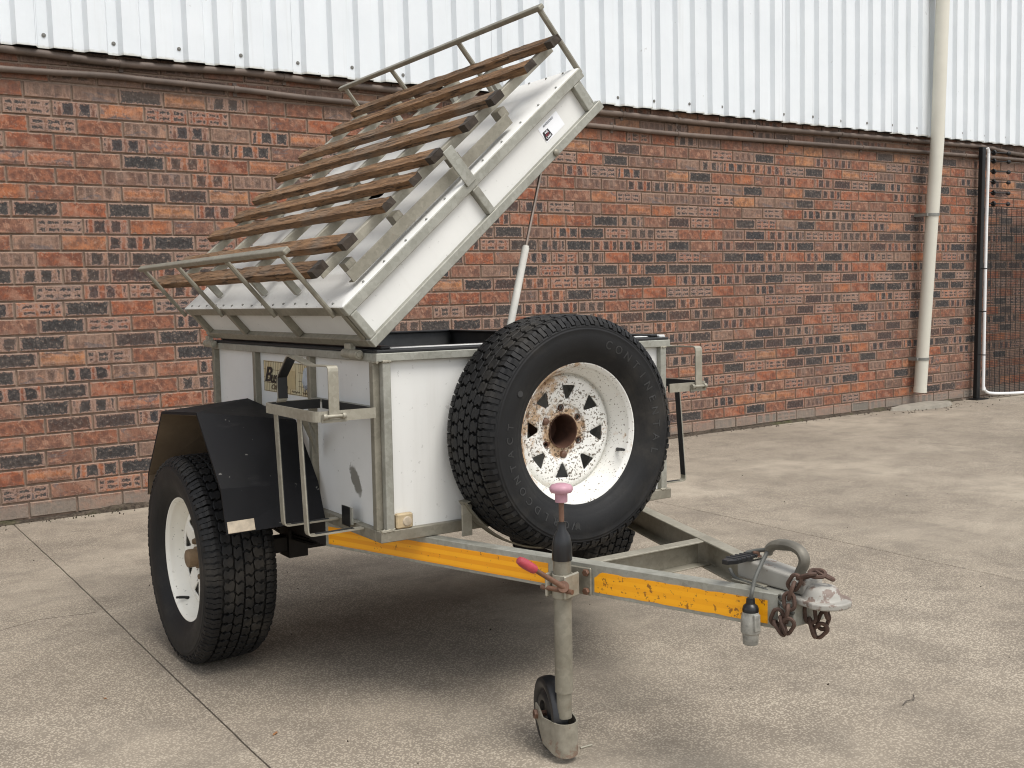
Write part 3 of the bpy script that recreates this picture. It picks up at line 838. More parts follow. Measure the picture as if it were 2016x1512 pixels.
# ---- box body
body = empty('box_body', trailer)
def frame_ring(z0, z1, t, depth):
    """four bars butted round the box"""
    return [('x', 0, W, 0, t, z0, z1), ('x', 0, W, L-t, L, z0, z1), ('y', 0, t, t, L-t, z0, z1), ('y', W-t, W, t, L-t, z0, z1)]
for _, *d in frame_ring(ZT0, ZT1, .032, 0): obj('top_rail', bx(*d), GALV, body, bevel=.002)
for _, *d in frame_ring(ZB0, ZB1, .034, 0): obj('bottom_rail', bx(*d), GALV_D, body, bevel=.002)
def post(x0, x1, y0, y1, mat=GALV): obj('post', bx(x0, x1, y0, y1, ZB1-.001, ZT0+.001), mat, body, bevel=.003, seg=2)
for y in (.0255, .462, .937, 1.368): post(.0005, TB, y, y+TB, GALV_D); post(W-TB, W-.0005, y, y+TB, GALV_D)
post(.0195, .0195+TB, .0005, TB); post(1.0465, 1.0465+TB, .0005, TB)
post(.0195, .0195+TB, L-TB, L-.0005); post(1.0465, 1.0465+TB, L-TB, L-.0005); post(.53, .53+TB, L-TB, L-.0005)
# panels sit 22 mm behind the tube faces
ys = [.0505, .462, .462+TB, .937, .937+TB, 1.368]
for a, b in ((ys[0], ys[1]), (ys[2], ys[3]), (ys[4], ys[5])):
    obj('side_panel', bx(.022, .027, a-.001, b+.001, ZB1-.004, ZT0+.004), PANEL_S, body)
    obj('side_panel', bx(W-.027, W-.022, a-.001, b+.001, ZB1-.004, ZT0+.004), PANEL, body)
obj('front_panel', bx(.044, 1.047, .020, .0255, ZB1-.004, ZT0+.004), PANEL, body)
obj('rear_panel', bx(.044, 1.047, L-.0255, L-.020, ZB1-.004, ZT0+.004), PANEL, body)
obj('floor', bx(.034, W-.034, .034, L-.034, ZB0+.006, ZB0+.016), BLACK, body)
# inner liner: black walls with an upstand above the rim
for d in ((.036, .044, .036, L-.036), (W-.044, W-.036, .036, L-.036), (.044, W-.044, L-.044, L-.036), (.044, W-.044, .036, .044)):
    obj('liner_wall', bx(d[0], d[1], d[2], d[3], ZB0+.02, 1.054), BIN, body)
for d in ((.030, .060, .030, L-.030), (W-.060, W-.030, .030, L-.030), (.060, W-.060, L-.060, L-.030)):
    obj('liner_lip', bx(*d, 1.0535, 1.062), BLACK, body, bevel=.002)
obj('lip', bx(.066, W-.05, .044, .085, 1.046, 1.0565), ALU, body, bevel=.002)
obj('lip', bx(W-.03, W-.004, .02, .34, 1.045, 1.060), ALU, body, bevel=.003)
obj('partition', bx(.06, W-.06, 1.02, 1.035, .56, .98), BIN, body)
for d in ((.004, W-.004, .003, .030), (.004, W-.004, L-.03, L-.003), (.004, .030, .03, L-.03), (W-.03, W-.004, .03, L-.03)):
    obj('seal', bx(*d, ZT1, ZT1+.0065 if d[0] > .5 else ZT1+.0085), RUBBER_SEAL, body, bevel=.002)
# welds at the post feet
def weld(p, q, r=.005):
    bm = bmesh.new(); n = 9; P = [Vector(p)+(Vector(q)-Vector(p))*i/n for i in range(n+1)]
    tube(bm, [a+Vector((rnd.uniform(-.001, .001),)*3) for a in P], [r*rnd.uniform(.55, 1.15) for _ in P], 7)
    obj('weld', bm, GALV_L, body, smooth=True)
weld((.001, .003, ZB1), (.044, .003, ZB1), .006); weld((.003, .0, ZT0-.001), (.003, .05, ZT0-.001), .004); weld((.02, .001, ZT0), (.045, .001, ZT0), .0045)
weld((1.046, .001, ZT0), (1.072, .001, ZT0), .004); weld((1.046, .002, ZB1), (1.072, .002, ZB1), .005)
# hinges on the near side
for y in (.112, 1.352):
    bm = bmesh.new(); z = 1.039; xh = -.014
    cyl(bm, (xh, y-.034, z), (xh, y+.016, z), .0135, 16); cyl(bm, (xh, y+.018, z+.001), (xh, y+.062, z+.001), .0135, 16); cyl(bm, (xh, y-.038, z), (xh, y-.034, z), .0085, 12)
    obj('hinge', bm, GALV_L, body, smooth=True, bevel=.001)
    bm = bmesh.new(); box(bm, -.016, .002, y+.02, y+.06, z+.004, z+.03); obj('hinge_tab', bm, GALV_L, body, bevel=.002)
# near-side latch bracket and front marker-lamp block
bm = bmesh.new(); box(bm, -.012, -.008, .160, .222, ZB0+.028, ZB0+.078); box(bm, -.0075, .018, .160, .222, ZB1+.0005, ZB1+.003); obj('latch_bracket', bm, GALV, body)
obj('latch_plate', bx(-.0145, -.0122, .172, .226, ZB0+.020, ZB0+.079), BLACK, body, bevel=.001)
bm = bmesh.new(); box(bm, .050, .103, .0, .019, ZB1+.001, ZB1+.044); obj('marker_lamp', bm, AMBERB, body, bevel=.004)
bm = bmesh.new(); lathe(bm, [(0, .004), (.012, .003), (.0145, .0), (.0145, -.002)], 20, axis_matrix((.083, -.0005, ZB1+.021), (0, -1, 0))); obj('lamp_hole', bm, REFL, body, smooth=True)
# inner ledge of the jerry-can ring against the side
obj('side_ledge', bx(.0005, .0215, .052, .460, .884, .892), GALV, body)

# map decal on the near side
dx = .0217
obj('decal', bx(dx-.0006, dx, .505, .905, .886, .992), DECAL, body, label='cream map-style decal with dark script lettering')
bm = bmesh.new(); X = dx-.0012
yy = .905
i = 0
while yy > .506:
    if not (.60 < yy < .73) or i % 3 == 0: box(bm, X, X+.0004, yy-.0006, yy+.0006, .887, .991)
    yy -= .0155; i += 1
obj('decal_grid', bm, DECAL_L, body)
bm = bmesh.new(); X2 = X-.0005
for zz in (.8885, .917, .934, .962, .9895):
    for a, b in (((.505, .905),) if zz in (.8885, .9895) else ((.74, .905), (.52, .60))): box(bm, X2, X2+.0004, a, b, zz-.0007, zz+.0007)
obj('decal_grid', bm, DECAL_L, body)
obj('decal_patch', bx(X2-.0004, X2, .625, .735, .905, .966), plain('tan_map_print', (.50, .40, .22), .5, 0, .1, 30, 0), body)
def place_text(s, size, M, mat, parent, name='lettering', shear=0., bold=0.):
    bm = text_mesh(s, size, .0004, shear, bold)
    for v in bm.verts: v.co = M @ v.co
    return obj(name, bm, mat, parent)
def side_M(y, z, rot=0):                                    # text read on the near side (facing -x): right is -y
    m = Matrix(((0, 0, -1, X2-.0016), (-1, 0, 0, y), (0, 1, 0, z), (0, 0, 0, 1)))
    return m @ Matrix.Rotation(rot, 4, 'Z')
place_text('B', .072, side_M(.866, .943) @ Matrix.Diagonal((1.5, 1, 1, 1)), STICKB, body, shear=.35, bold=.0011)
place_text('ush', .056, side_M(.795, .936) @ Matrix.Diagonal((1.25, 1, 1, 1)), STICKB, body, shear=.35, bold=.0008)
place_text('Off Road', .026, side_M(.765, .903) @ Matrix.Diagonal((1.5, 1, 1, 1)), DECAL_L, body, shear=.3)
bm = bmesh.new()
for k in range(2):
    pts = [(X2-.0012, .655-.09*k-.0042*j, .8975+.0035*math.sin(j*1.9+k)) for j in range(17)]
    tube(bm, pts, .0009, 4)
obj('scribble', bm, DECAL_L, body)
blob = [(.0, .034), (.016, .036), (.027, .025), (.030, .008), (.026, -.012), (.030, -.028), (.018, -.022), (.010, -.034), (.0, -.026), (-.010, -.036), (-.016, -.022), (-.024, -.012), (-.018, .004), (-.014, .022)]
bm = bmesh.new(); prism(bm, [(X2-.0010, .545-a, .946+b) for a, b in blob], (.0006, 0, 0)); obj('decal_print', bm, DECAL_G, body)
bm = bmesh.new()
for a, b, s in ((.005, -.030, .0055), (-.008, -.026, .004), (.016, -.026, .0045), (.020, -.036, .004), (-.002, -.040, .0035)):
    prism(bm, [(X2-.0018, .545-a+s*math.cos(t), .946+b+s*1.5*math.sin(t)) for t in (0, 1, 2.1, 3, 4.2, 5.3)], (.0006, 0, 0))
obj('decal_print', bm, STICKG, body)

# ---- lid
lid = empty('lid', trailer, (0, 0, 1.060)); lid.rotation_euler = (0, -R(41.4), 0)
LH = .147; LW = 1.092
def lobj(name, bm, mat, **k): return obj(name, bm, mat, lid, **k)
for z0, z1, m in ((0, .027, GALV), (LH-.030, LH, GALV)):
    for d in ((0, LW, 0, .028), (0, LW, L-.028, L)): lobj('lid_rail', bx(*d, z0, z1), m, bevel=.002)
    for d in ((0, .028, .0282, L-.0282), (LW-.028, LW, .0282, L-.0282)): lobj('lid_rail', bx(*d, z0, z1), GALV_D if d[0] == 0 else m, bevel=.002)
def lpost(x0, x1, y0, y1, m): lobj('lid_post', bx(x0, x1, y0, y1, .0268, LH-.0298), m, bevel=.003, seg=2)
for y0, y1 in ((.030, .0545), (.484, .512), (.958, .986), (1.348, 1.373)): lpost(.0005, .025, y0, y1, GALV_D); lpost(LW-.025, LW-.0005, y0, y1, GALV)
for x0, x1 in ((.004, .029), (.536, .562), (1.035, 1.061)):
    lpost(x0, x1, .0005, .025, GALV); lpost(x0, x1, L-.025, L-.0005, GALV)
for x0, x1 in ((.0295, .5355), (.5625, 1.0345)):
    lobj('lid_panel', bx(x0, x1, .0205, .025, .024, LH-.027), PANEL); lobj('lid_panel', bx(x0, x1, L-.025, L-.0205, .024, LH-.027), PANEL)
for y0, y1 in ((.055, .4835), (.5125, .9575), (.9865, 1.3475)):
    lobj('lid_panel', bx(.020, .0245, y0, y1, .024, LH-.027), PANEL_S); lobj('lid_panel', bx(LW-.0245, LW-.020, y0, y1, .024, LH-.027), PANEL)
lobj('lid_lining', bx(.03, LW-.03, .03, L-.03, .006, .020), BIN)
# top sheet: flat margin, a soft rolled step, then a raised crown
def lid_sheet():
    bm = bmesh.new(); prof = [(0, .0), (.004, .0025), (.070, .003), (.104, .004), (.116, .0065), (.126, .0115), (.136, .0135), (.150, .0125), (.170, .0105), (.20, .010), (.30, .011), (.52, .012)]
    rings = []
    for d, h in prof:
        d2 = min(d, .515); x0, x1, y0, y1 = .002+d2, LW-.002-d2, .002+d2, L-.002-d2
        rr = max(.004, min(.05, d*.5)); ring = []
        for (cx, cy), a0 in (((x1-rr, y1-rr), 0), ((x0+rr, y1-rr), 90), ((x0+rr, y0+rr), 180), ((x1-rr, y0+rr), 270)):
            for k in range(5):
                a = R(a0+22.5*k); ring.append((cx+rr*math.cos(a), cy+rr*math.sin(a)))
        out = []; m = len(ring)
        for i in range(m):
            p, q = ring[i], ring[(i+1) % m]; out.append(p)
            if i % 5 == 4:
                for k in range(1, 14): out.append((p[0]+(q[0]-p[0])*k/14, p[1]+(q[1]-p[1])*k/14))
        rings.append([bm.verts.new((x, y, LH+.0012+h+(.0009*mnoise.noise(Vector((x*4, y*4, 1))) if d > .003 else 0))) for x, y in out])
    for a, b in zip(rings, rings[1:]):
        n = len(a)
        for j in range(n): bm.faces.new((a[j], a[(j+1) % n], b[(j+1) % n], b[j]))
    bm.faces.new(rings[-1])
    low = [bm.verts.new((v.co.x, v.co.y, LH+.0002)) for v in rings[0]]
    n = len(low)
    for j in range(n): bm.faces.new((low[j], low[(j+1) % n], rings[0][(j+1) % n], rings[0][j]))
    return bm
lobj('top_sheet', lid_sheet(), SHEET_W, smooth=True)
bm = bmesh.new(); lathe(bm, [(0, .0022), (.0028, .002), (.0038, .0006), (.0038, -.002)], 9)
rv = bpy.data.meshes.new('rivet'); bm.to_mesh(rv); bm.free(); rv.materials.append(GSTEEL)
def rivet(x, y):
    o = bpy.data.objects.new('rivet', rv); COL.objects.link(o); o.parent = lid; o.location = (x+rnd.uniform(-.003, .003), y+rnd.uniform(-.008, .008), LH+.0055)
for k in range(15): rivet(.014, .07+k*.09); rivet(LW-.014, .07+k*.09)
for k in range(11): rivet(.10+k*.089, .014); rivet(.10+k*.089, L-.014)
# sticker on the lid front: number, logo (the square code is left out)
YS = .0203
obj('sticker', bx(.853, .945, YS-.0006, YS, .048, .098), STICK, lid, label='white number sticker with a black logo')
def front_M(x, z, rot=0):
    return Matrix(((1, 0, 0, x), (0, 0, -1, YS-.0012), (0, 1, 0, z), (0, 0, 0, 1))) @ Matrix.Rotation(rot, 4, 'Z')
bm = bmesh.new(); prism(bm, [(.8595, YS-.0014, .0795), (.884, YS-.0014, .0785), (.8865, YS-.0014, .0535), (.8575, YS-.0014, .0510), (.8535, YS-.0014, .0565)], (0, .0006, 0)); obj('logo', bm, STICKB, lid)
def front_text(s, size, x, z, mat, dy=.0):
    bm = text_mesh(s, size, .0003, 0, .00015); m = front_M(x, z)
    for v in bm.verts: v.co = m @ v.co; v.co.y -= dy
    obj('lettering', bm, mat, lid)
front_text('WE', .0095, .8715, .0728, STICK, .0008); front_text('BUY', .0085, .8710, .0655, STICKR, .0008); front_text('CARS', .0090, .8705, .0580, STICK, .0008)
front_text('KWZDZN27', .0088, .898, .0915, STICKG)
obj('lid_bolt', (lambda b: (lathe(b, [(0, .010), (.006, .0095), (.0105, .006), (.0105, 0)], 12, axis_matrix((.846, .0005, .012), (0, -1, 0))), b)[1])(bmesh.new()), GALV_D, lid, smooth=True)

# ---- roof rack on the lid
rack = empty('roof_rack', trailer, (0, 0, 1.060)); rack.rotation_euler = (0, -R(41.4), 0)
def robj(name, bm, mat, **k): return obj(name, bm, mat, rack, **k)
def angle_rail(y, z0, z1, x0=.04, x1=1.10, mat=GALV_L):
    bm = bmesh.new(); box(bm, x0, x1, y, y+.004, z0, z1); box(bm, x0, x1, y+.0042, y+.025, z1-.004, z1); return robj('rack_rail', bm, mat, bevel=.0008)
for y in (.075, .36, .63, 1.06, 1.36): angle_rail(y, .2200, .2468)
bm = bmesh.new(); box(bm, .085, .80, .030, .034, .165, .200); box(bm, .085, .80, .0342, .060, .165, .169); robj('side_bar', bm, GALV_D, bevel=.001)
for x in (.10, .30, .56, .78): robj('rack_bracket', bx(x, x+.03, .0345, .0745, .190, .2195), GALV_D)
for x in (.05, .545, 1.05):
    for y in (.38, .65, 1.08): robj('rack_leg', bx(x, x+.02, y, y+.02, LH+.010, .2205), GALV)
# flat-bar stay from the lid up to the slats
bm = bmesh.new(); box(bm, .528, .566, -.0055, -.0008, LH-.012, .258); robj('stay', bm, GALV, bevel=.001)
bm = bmesh.new(); box(bm, .528, .566, L+.0008, L+.0055, LH-.012, .258); robj('stay', bm, GALV, bevel=.001)
def guard(x, side):
    g_x = x
    bm = bmesh.new(); box(bm, g_x-.011, g_x+.011, .012, 1.424, .352, .368); robj('guard_rail', bm, GALV_D if side else GALV_D, bevel=.004, seg=2)
    for y in (.070 if not side else .028, .500, .985, 1.404):
        top = .352
        yt = y if 0.2 < y < 1.2 else (y-.018 if y > 1 else y+.0)
        bm = bmesh.new(); tube(bm, [(g_x, y, LH-.022), (g_x, yt, top)], .0075 if not side else .009, 8); robj('guard_post', bm, GALV_D, smooth=True)
guard(-.0095, 0); guard(LW+.012, 1)
def slat(xc, wdt, y0, y1, th=.034):
    bm = bmesh.new(); n = 46; prev = None; s = rnd.random()*50
    ye = .034*rnd.uniform(.5, 1.3)
    for i in range(n+1):
        y = y0+(y1-y0)*i/n
        q = []
        for j, (sx, sz) in enumerate(((-1, 0), (-.45, 0), (.45, 0), (1, 0), (1, 1), (.45, 1), (-.1, 1), (-.5, 1), (-1, 1))):
            jx = .0028*mnoise.noise(Vector((s+j*3.1, y*7, 0)))+.0026*mnoise.noise(Vector((s+j*5, y*40, 3)))
            jz = .0022*mnoise.noise(Vector((s+j*2.3, y*8, 7)))+.0028*mnoise.noise(Vector((s+j*7, y*45, 1)))
            ex = 1 if 0 < i < n else .95
            q.append(bm.verts.new((xc+sx*wdt/2*ex+jx, y+(.006*mnoise.noise(Vector((s, j*2.7, 4))) if i in (0, n) else 0), .2478+sz*th+(jz if sz else 0))))
        if prev:
            for j in range(9):
                f = bm.faces.new((prev[j], prev[(j+1) % 9], q[(j+1) % 9], q[j])); f.material_index = 1 if y < y0+ye else 0
        else: bm.faces.new(q[::-1]).material_index = 1
        prev = q
    bm.faces.new(prev)
    return bm
for xu, w_, y0, y1 in ((1.093, .040, .000, 1.390), (.965, .042, .002, 1.372), (.812, .044, .004, 1.44), (.687, .046, .002, 1.455), (.540, .044, .010, 1.427), (.428, .040, -.004, 1.42), (.324, .043, .008, 1.49), (.168, .046, .012, 1.50), (.056, .046, .022, 1.56)):
    robj('slat', slat(xu-w_/2, w_+.004, y0, y1, .023), [WOOD, WOOD_END])

# ---- gas strut holding the lid
bm = bmesh.new(); a, b, c = Vector((.606, .052, 1.572)), Vector((.544, .052, 1.340)), Vector((.455, .052, 1.000))
cyl(bm, a, b, .0048, 12); strut = obj('gas_strut', bm, ROD, trailer, smooth=True)
bm = bmesh.new(); cyl(bm, b+(a-b).normalized()*.004, c, .0115, 16); cyl(bm, b+(a-b).normalized()*.010, b-(a-b).normalized()*.01, .0095, 16); obj('strut_cylinder', bm, STRUTW, strut, smooth=True)

# ---- fenders
def fender(mir):
    t = empty('fender', trailer, label='black flat-sided fender over the %s wheel' % ('near' if not mir else 'far'))
    fx = (lambda x: x) if not mir else (lambda x: W-x)
    XO = -.302
    prof = [(.396, .512), (.415, .600), (.640, .850), (1.022, .845), (1.255, .640), (1.262, .505)]
    prof_in = [(.372, .522), (.418, .640), (.585, .812), (1.017, .853), (1.25, .66), (1.26, .53)]
    prof = [(.404, .508), (.445, .640), (.646, .853), (1.029, .827), (1.235, .585), (1.250, .511)]
    prof_in = [(.376, .520), (.421, .632), (.583, .812), (1.017, .853), (1.24, .62), (1.255, .52)]
    th = .009
    for i in range(5):
        bm = bmesh.new(); q = [(fx(XO), *prof[i]), (fx(XO), *prof[i+1]), (fx(-.0008), *prof_in[i+1]), (fx(-.0008), *prof_in[i])]
        P = [Vector(p) for p in q]; nn = (P[1]-P[0]).cross(P[3]-P[0]).normalized()
        ctr = sum(P, Vector())/4; inward = (Vector((fx(-.15), .85, .40))-ctr)
        if nn.dot(inward) < 0: nn = -nn
        outer = [bm.verts.new(p) for p in P]; inner = [bm.verts.new(p+nn*th) for p in P]
        bm.faces.new(outer).material_index = 0; bm.faces.new(inner[::-1]).material_index = 1
        for j in range(4): bm.faces.new((outer[j], outer[(j+1) % 4], inner[(j+1) % 4], inner[j])).material_index = 0
        obj('fender_board', bm, [FENDER, FENDER_IN], t)
    # inner skirt against the body
    if not mir:
        bm = bmesh.new(); box(bm, XO-.0012, XO-.0002+.008, .4045, .478, .508, .541, M=Matrix.Translation((0, 0, 0)))
        bm.free()
        bm = bmesh.new(); p0, p1 = Vector((XO, .404, .508)), Vector((-.0008, .376, .520)); d = (p1-p0).normalized(); up = (Vector((XO, .445, .640))-p0).normalized(); nn = d.cross(up).normalized()
        if nn.y > 0: nn = -nn
        q = [p0+d*.004+up*.002, p0+d*.085+up*.002, p0+d*.085+up*.037, p0+d*.004+up*.037]
        prism(bm, [v+nn*.0004 for v in q], nn*.0025); obj('reflector', bm, REFL, t, bevel=.001)
    bm = bmesh.new(); q = [(.0, .43), (.0, .75)]
    return t
fender(0); fender(1)
# ---- wheels
TR, RIM_R = .347, .2075
def crown(w):                                           # outer radius across the tread
    return TR - .0035*(abs(w)/.095)**2 - (.010*max(0, (abs(w)-.085)/.02)**2)
def tyre_mesh(N=56, seed=1, flat=None):
    """carcass + tread blocks, axis along Y, outer side -Y"""
    r_ = random.Random(seed)
    bm = bmesh.new()
    half = [(.2035, .078), (.207, .086), (.2145, .0895), (.222, .0935), (.232, .1035), (.236, .1045), (.238, .1062), (.255, .1128), (.272, .1160), (.288, .1168), (.300, .1155), (.3025, .1165), (.305, .1163), (.3065, .1148), (.3095, .1144), (.3110, .1150), (.3135, .1140), (.3145, .1122), (.322, .1085), (.3285, .1035), (.3325, .096), (.3335, .08), (.3342, .04), (.3345, 0)]
    prof = [(r, -w) for r, w in half] + [(r, w) for r, w in half[-2::-1]]
    n = 112; rings = []
    for r, w in prof: rings.append([bm.verts.new((r*math.cos(2*PI*i/n), w, r*math.sin(2*PI*i/n))) for i in range(n)])
    for a, b in zip(rings, rings[1:]):
        for j in range(n): bm.faces.new((a[j], b[j], b[(j+1) % n], a[(j+1) % n]))
    for f in bm.faces: f.smooth = True
    # tread blocks
    dth = 2*PI/N
    def P(th, w, r): return Vector((r*math.cos(th), w, r*math.sin(th)))
    def block(poly, drop=.0, inset=.0016):
        """poly in (theta, w)"""
        cx = sum(p[0] for p in poly)/len(poly); cw = sum(p[1] for p in poly)/len(poly)
        lo = [bm.verts.new(P(t, w, .3310)) for t, w in poly]
        hi = [bm.verts.new(P(t, w, crown(w)-.0014-drop)) for t, w in poly]
        k = 1-inset/.016
        top = [bm.verts.new(P(cx+(t-cx)*(1-.06), cw+(w-cw)*k, crown(cw+(w-cw)*k)-drop)) for t, w in poly]
        m = len(poly)
        for i in range(m):
            j = (i+1) % m
            bm.faces.new((lo[i], lo[j], hi[j], hi[i])).material_index = 1; bm.faces.new((hi[i], hi[j], top[j], top[i])).material_index = 1
        bm.faces.new(top).material_index = 1
    for i in range(N):
        t0 = i*dth; g = .085; pv = .86 if i % 7 in (0, 3) else 1.0
        # centre rib: two interlocking zigzag blocks
        for s in (-1, 1):
            o = t0+(0 if s < 0 else dth*.5)
            a0, a1 = o+dth*g, o+dth*(1-g)
            poly = [(a0, s*.0035), (a0+dth*.10, s*.013), (a0-dth*.12, s*.0235), (a0+dth*.18, s*.0305), (a1+dth*.10, s*.0285), (a1-dth*.12, s*.020), (a1+dth*.08, s*.011), (a1-dth*.02, s*.0025)]
            block(poly)
            # intermediate block with a bite in it
            o2 = o+dth*.28
            b0, b1 = o2+dth*g, o2+dth*(1-g)
            poly = [(b0+dth*.10, s*.0355), (b0-dth*.05, s*.046), (b0+dth*.14, s*.053), (b0+dth*.06, s*.0635), (b0+dth*.42*pv, s*.0665), (b1+dth*.03, s*.062), (b1-dth*.14, s*.052), (b1+dth*.06, s*.044), (b1, s*.0345), (b0+dth*.55, s*.0315)]
            block(poly)
            # shoulder lug: two halves split by a sipe, wrapping on to the sidewall
            o3 = o+dth*.08*s
            for hlf, (q0, q1) in enumerate(((.055, .485), (.515, .90))):
                c0, c1 = o3+dth*q0, o3+dth*q1
                ins = .071 if hlf == 0 else .0725
                st = [(ins, 0), (.083, .06), (.094, -.03), (.1015, .0)]
                lo0 = [bm.verts.new(P(c0+dth*e, s*w, .329)) for w, e in st]; lo1 = [bm.verts.new(P(c1+dth*e, s*w, .329)) for w, e in st]
                hi0 = [bm.verts.new(P(c0+dth*(e+.015), s*w, crown(w)-(.0015 if k == 0 else 0)-(.0025 if k == 3 else 0))) for k, (w, e) in enumerate(st)]
                hi1 = [bm.verts.new(P(c1+dth*(e-.015), s*w, crown(w)-(.0015 if k == 0 else 0)-(.0025 if k == 3 else 0))) for k, (w, e) in enumerate(st)]
                ds = [(.1112, .3290 if hlf == 0 else .3245), (.1150, .3150 if (hlf == 0) else .3195)]
                e0 = [bm.verts.new(P(c0+dth*.02, s*w, r)) for w, r in ds]; e1 = [bm.verts.new(P(c1-dth*.02, s*w, r)) for w, r in ds]
                in0 = [bm.verts.new(P(c0, s*(w-.012), r-.004)) for w, r in ds]; in1 = [bm.verts.new(P(c1, s*(w-.012), r-.004)) for w, r in ds]
                fs = []
                for k in range(3):
                    fs += [(hi0[k], hi0[k+1], hi1[k+1], hi1[k]), (lo0[k], lo0[k+1], hi0[k+1], hi0[k]), (lo1[k], hi1[k], hi1[k+1], lo1[k+1])]
                fs += [(lo0[0], hi0[0], hi1[0], lo1[0]), (hi0[3], e0[0], e1[0], hi1[3]), (e0[0], e0[1], e1[1], e1[0]),
                       (lo0[3], in0[0], e0[0], hi0[3]), (in0[0], in0[1], e0[1], e0[0]), (lo1[3], hi1[3], e1[0], in1[0]), (in1[0], e1[0], e1[1], in1[1]), (e0[1], in0[1], in1[1], e1[1])]
                for f in fs: bm.faces.new(f).material_index = 1
    return bm
def wall_w(r):
    tab = [(.238, .1062), (.255, .1128), (.272, .1160), (.288, .1168), (.300, .1155)]
    for (a, wa), (b, wb) in zip(tab, tab[1:]):
        if r <= b: return wa+(wb-wa)*(r-a)/(b-a)
    return .1155
def arc_text(bm_out, s, size, radius, a_mid, y, spread):
    """letters standing outward round the sidewall (outer face -Y), read clockwise when seen from -Y"""
    n = len(s)
    for i, ch in enumerate(s):
        if ch == ' ': continue
        b = text_mesh(ch, size, .0006, 0, .0002)
        a = a_mid - (i-(n-1)/2)*spread               # seen from -Y with +x to the right, clockwise means falling angle
        up = Vector((math.cos(a), 0, math.sin(a))); rt = Vector((math.sin(a), 0, -math.cos(a))); c = up*radius + Vector((0, y, 0))
        vs = {}
        for v in b.verts:
            q = c + rt*v.co.x + up*v.co.y; rr = math.hypot(q.x, q.z); q.y = -wall_w(rr) - .0005 - v.co.z*.9; vs[v.index] = bm_out.verts.new(q)
        for f in b.faces:
            try: bm_out.faces.new([vs[v.index] for v in f.verts])
            except Exception: pass
        b.free()
def disc_mesh(deep):
    """wheel centre with eight triangular vents; axis Y, outer side -Y; y given relative to the wheel centre"""
    pts, edges, faces = [], [], []
    def loop(l):
        b = len(pts); pts.extend(l); n = len(l); edges.extend([(b+i, b+(i+1) % n) for i in range(n)]); return l
    N = 96
    loop([(.167*math.cos(2*PI*i/N), .167*math.sin(2*PI*i/N)) for i in range(N)])
    holes = []
    h = [(.0490*math.cos(2*PI*i/40), .0490*math.sin(2*PI*i/40)) for i in range(40)]; loop(h); holes.append(h)
    for k in range(8):
        a = R(45*k+84); u = Vector((math.cos(a), math.sin(a), 0)); v = Vector((-u.y, u.x, 0))
        tri = [u*.096+v*.005, u*.1365+v*.0258, u*.1385-v*.0258, u*.096-v*.005]
        t = rounded(tri, .007, 3, True); t = [(p.x, p.y) for p in t]; loop(t); holes.append(t)
    for k in range(6):
        a = R(60*k+92); c = (.0699*math.cos(a), .0699*math.sin(a)); t = [(c[0]+.0072*math.cos(2*PI*i/14), c[1]+.0072*math.sin(2*PI*i/14)) for i in range(14)]; loop(t); holes.append(t)
    for rr in (.054, .057, .0602, .0802, .0838, .089, .097, .118, .142, .150, .156, .162):
        n = 64
        for i in range(n):
            a = 2*PI*i/n; p = (rr*math.cos(a), rr*math.sin(a))
            if not any(inside(p[0], p[1], h) or min((p[0]-q[0])**2+(p[1]-q[1])**2 for q in h) < .0015**2 for h in holes): pts.append(p)
    ve, ed, fa, *_ = delaunay_2d_cdt([Vector(p) for p in pts], edges, [], 0, 1e-6)
    def yprof(r):
        tab = [(.048, -.019), (.052, -.020), (.057, -.015), (.080, -.015), (.0835, -.0235), (.089, -.0255), (.097, -.030), (.118, -.033), (.140, -.034), (.150, -.0335), (.159, -.033), (.167, -.026)]
        for (a, ya), (b, yb) in zip(tab, tab[1:]):
            if r <= b: return ya+(yb-ya)*max(0, (r-a)/(b-a))
        return tab[-1][1]
    bm = bmesh.new(); vs = [bm.verts.new((v.x, yprof(v.length)+deep, v.y)) for v in ve]
    for f in fa:
        c = sum((ve[i] for i in f), Vector((0, 0)))/len(f)
        if c.length > .1675 or any(inside(c.x, c.y, h) for h in holes): continue
        bm.faces.new([vs[i] for i in f])
    for v in [v for v in bm.verts if not v.link_faces]: bm.verts.remove(v)
    return bm
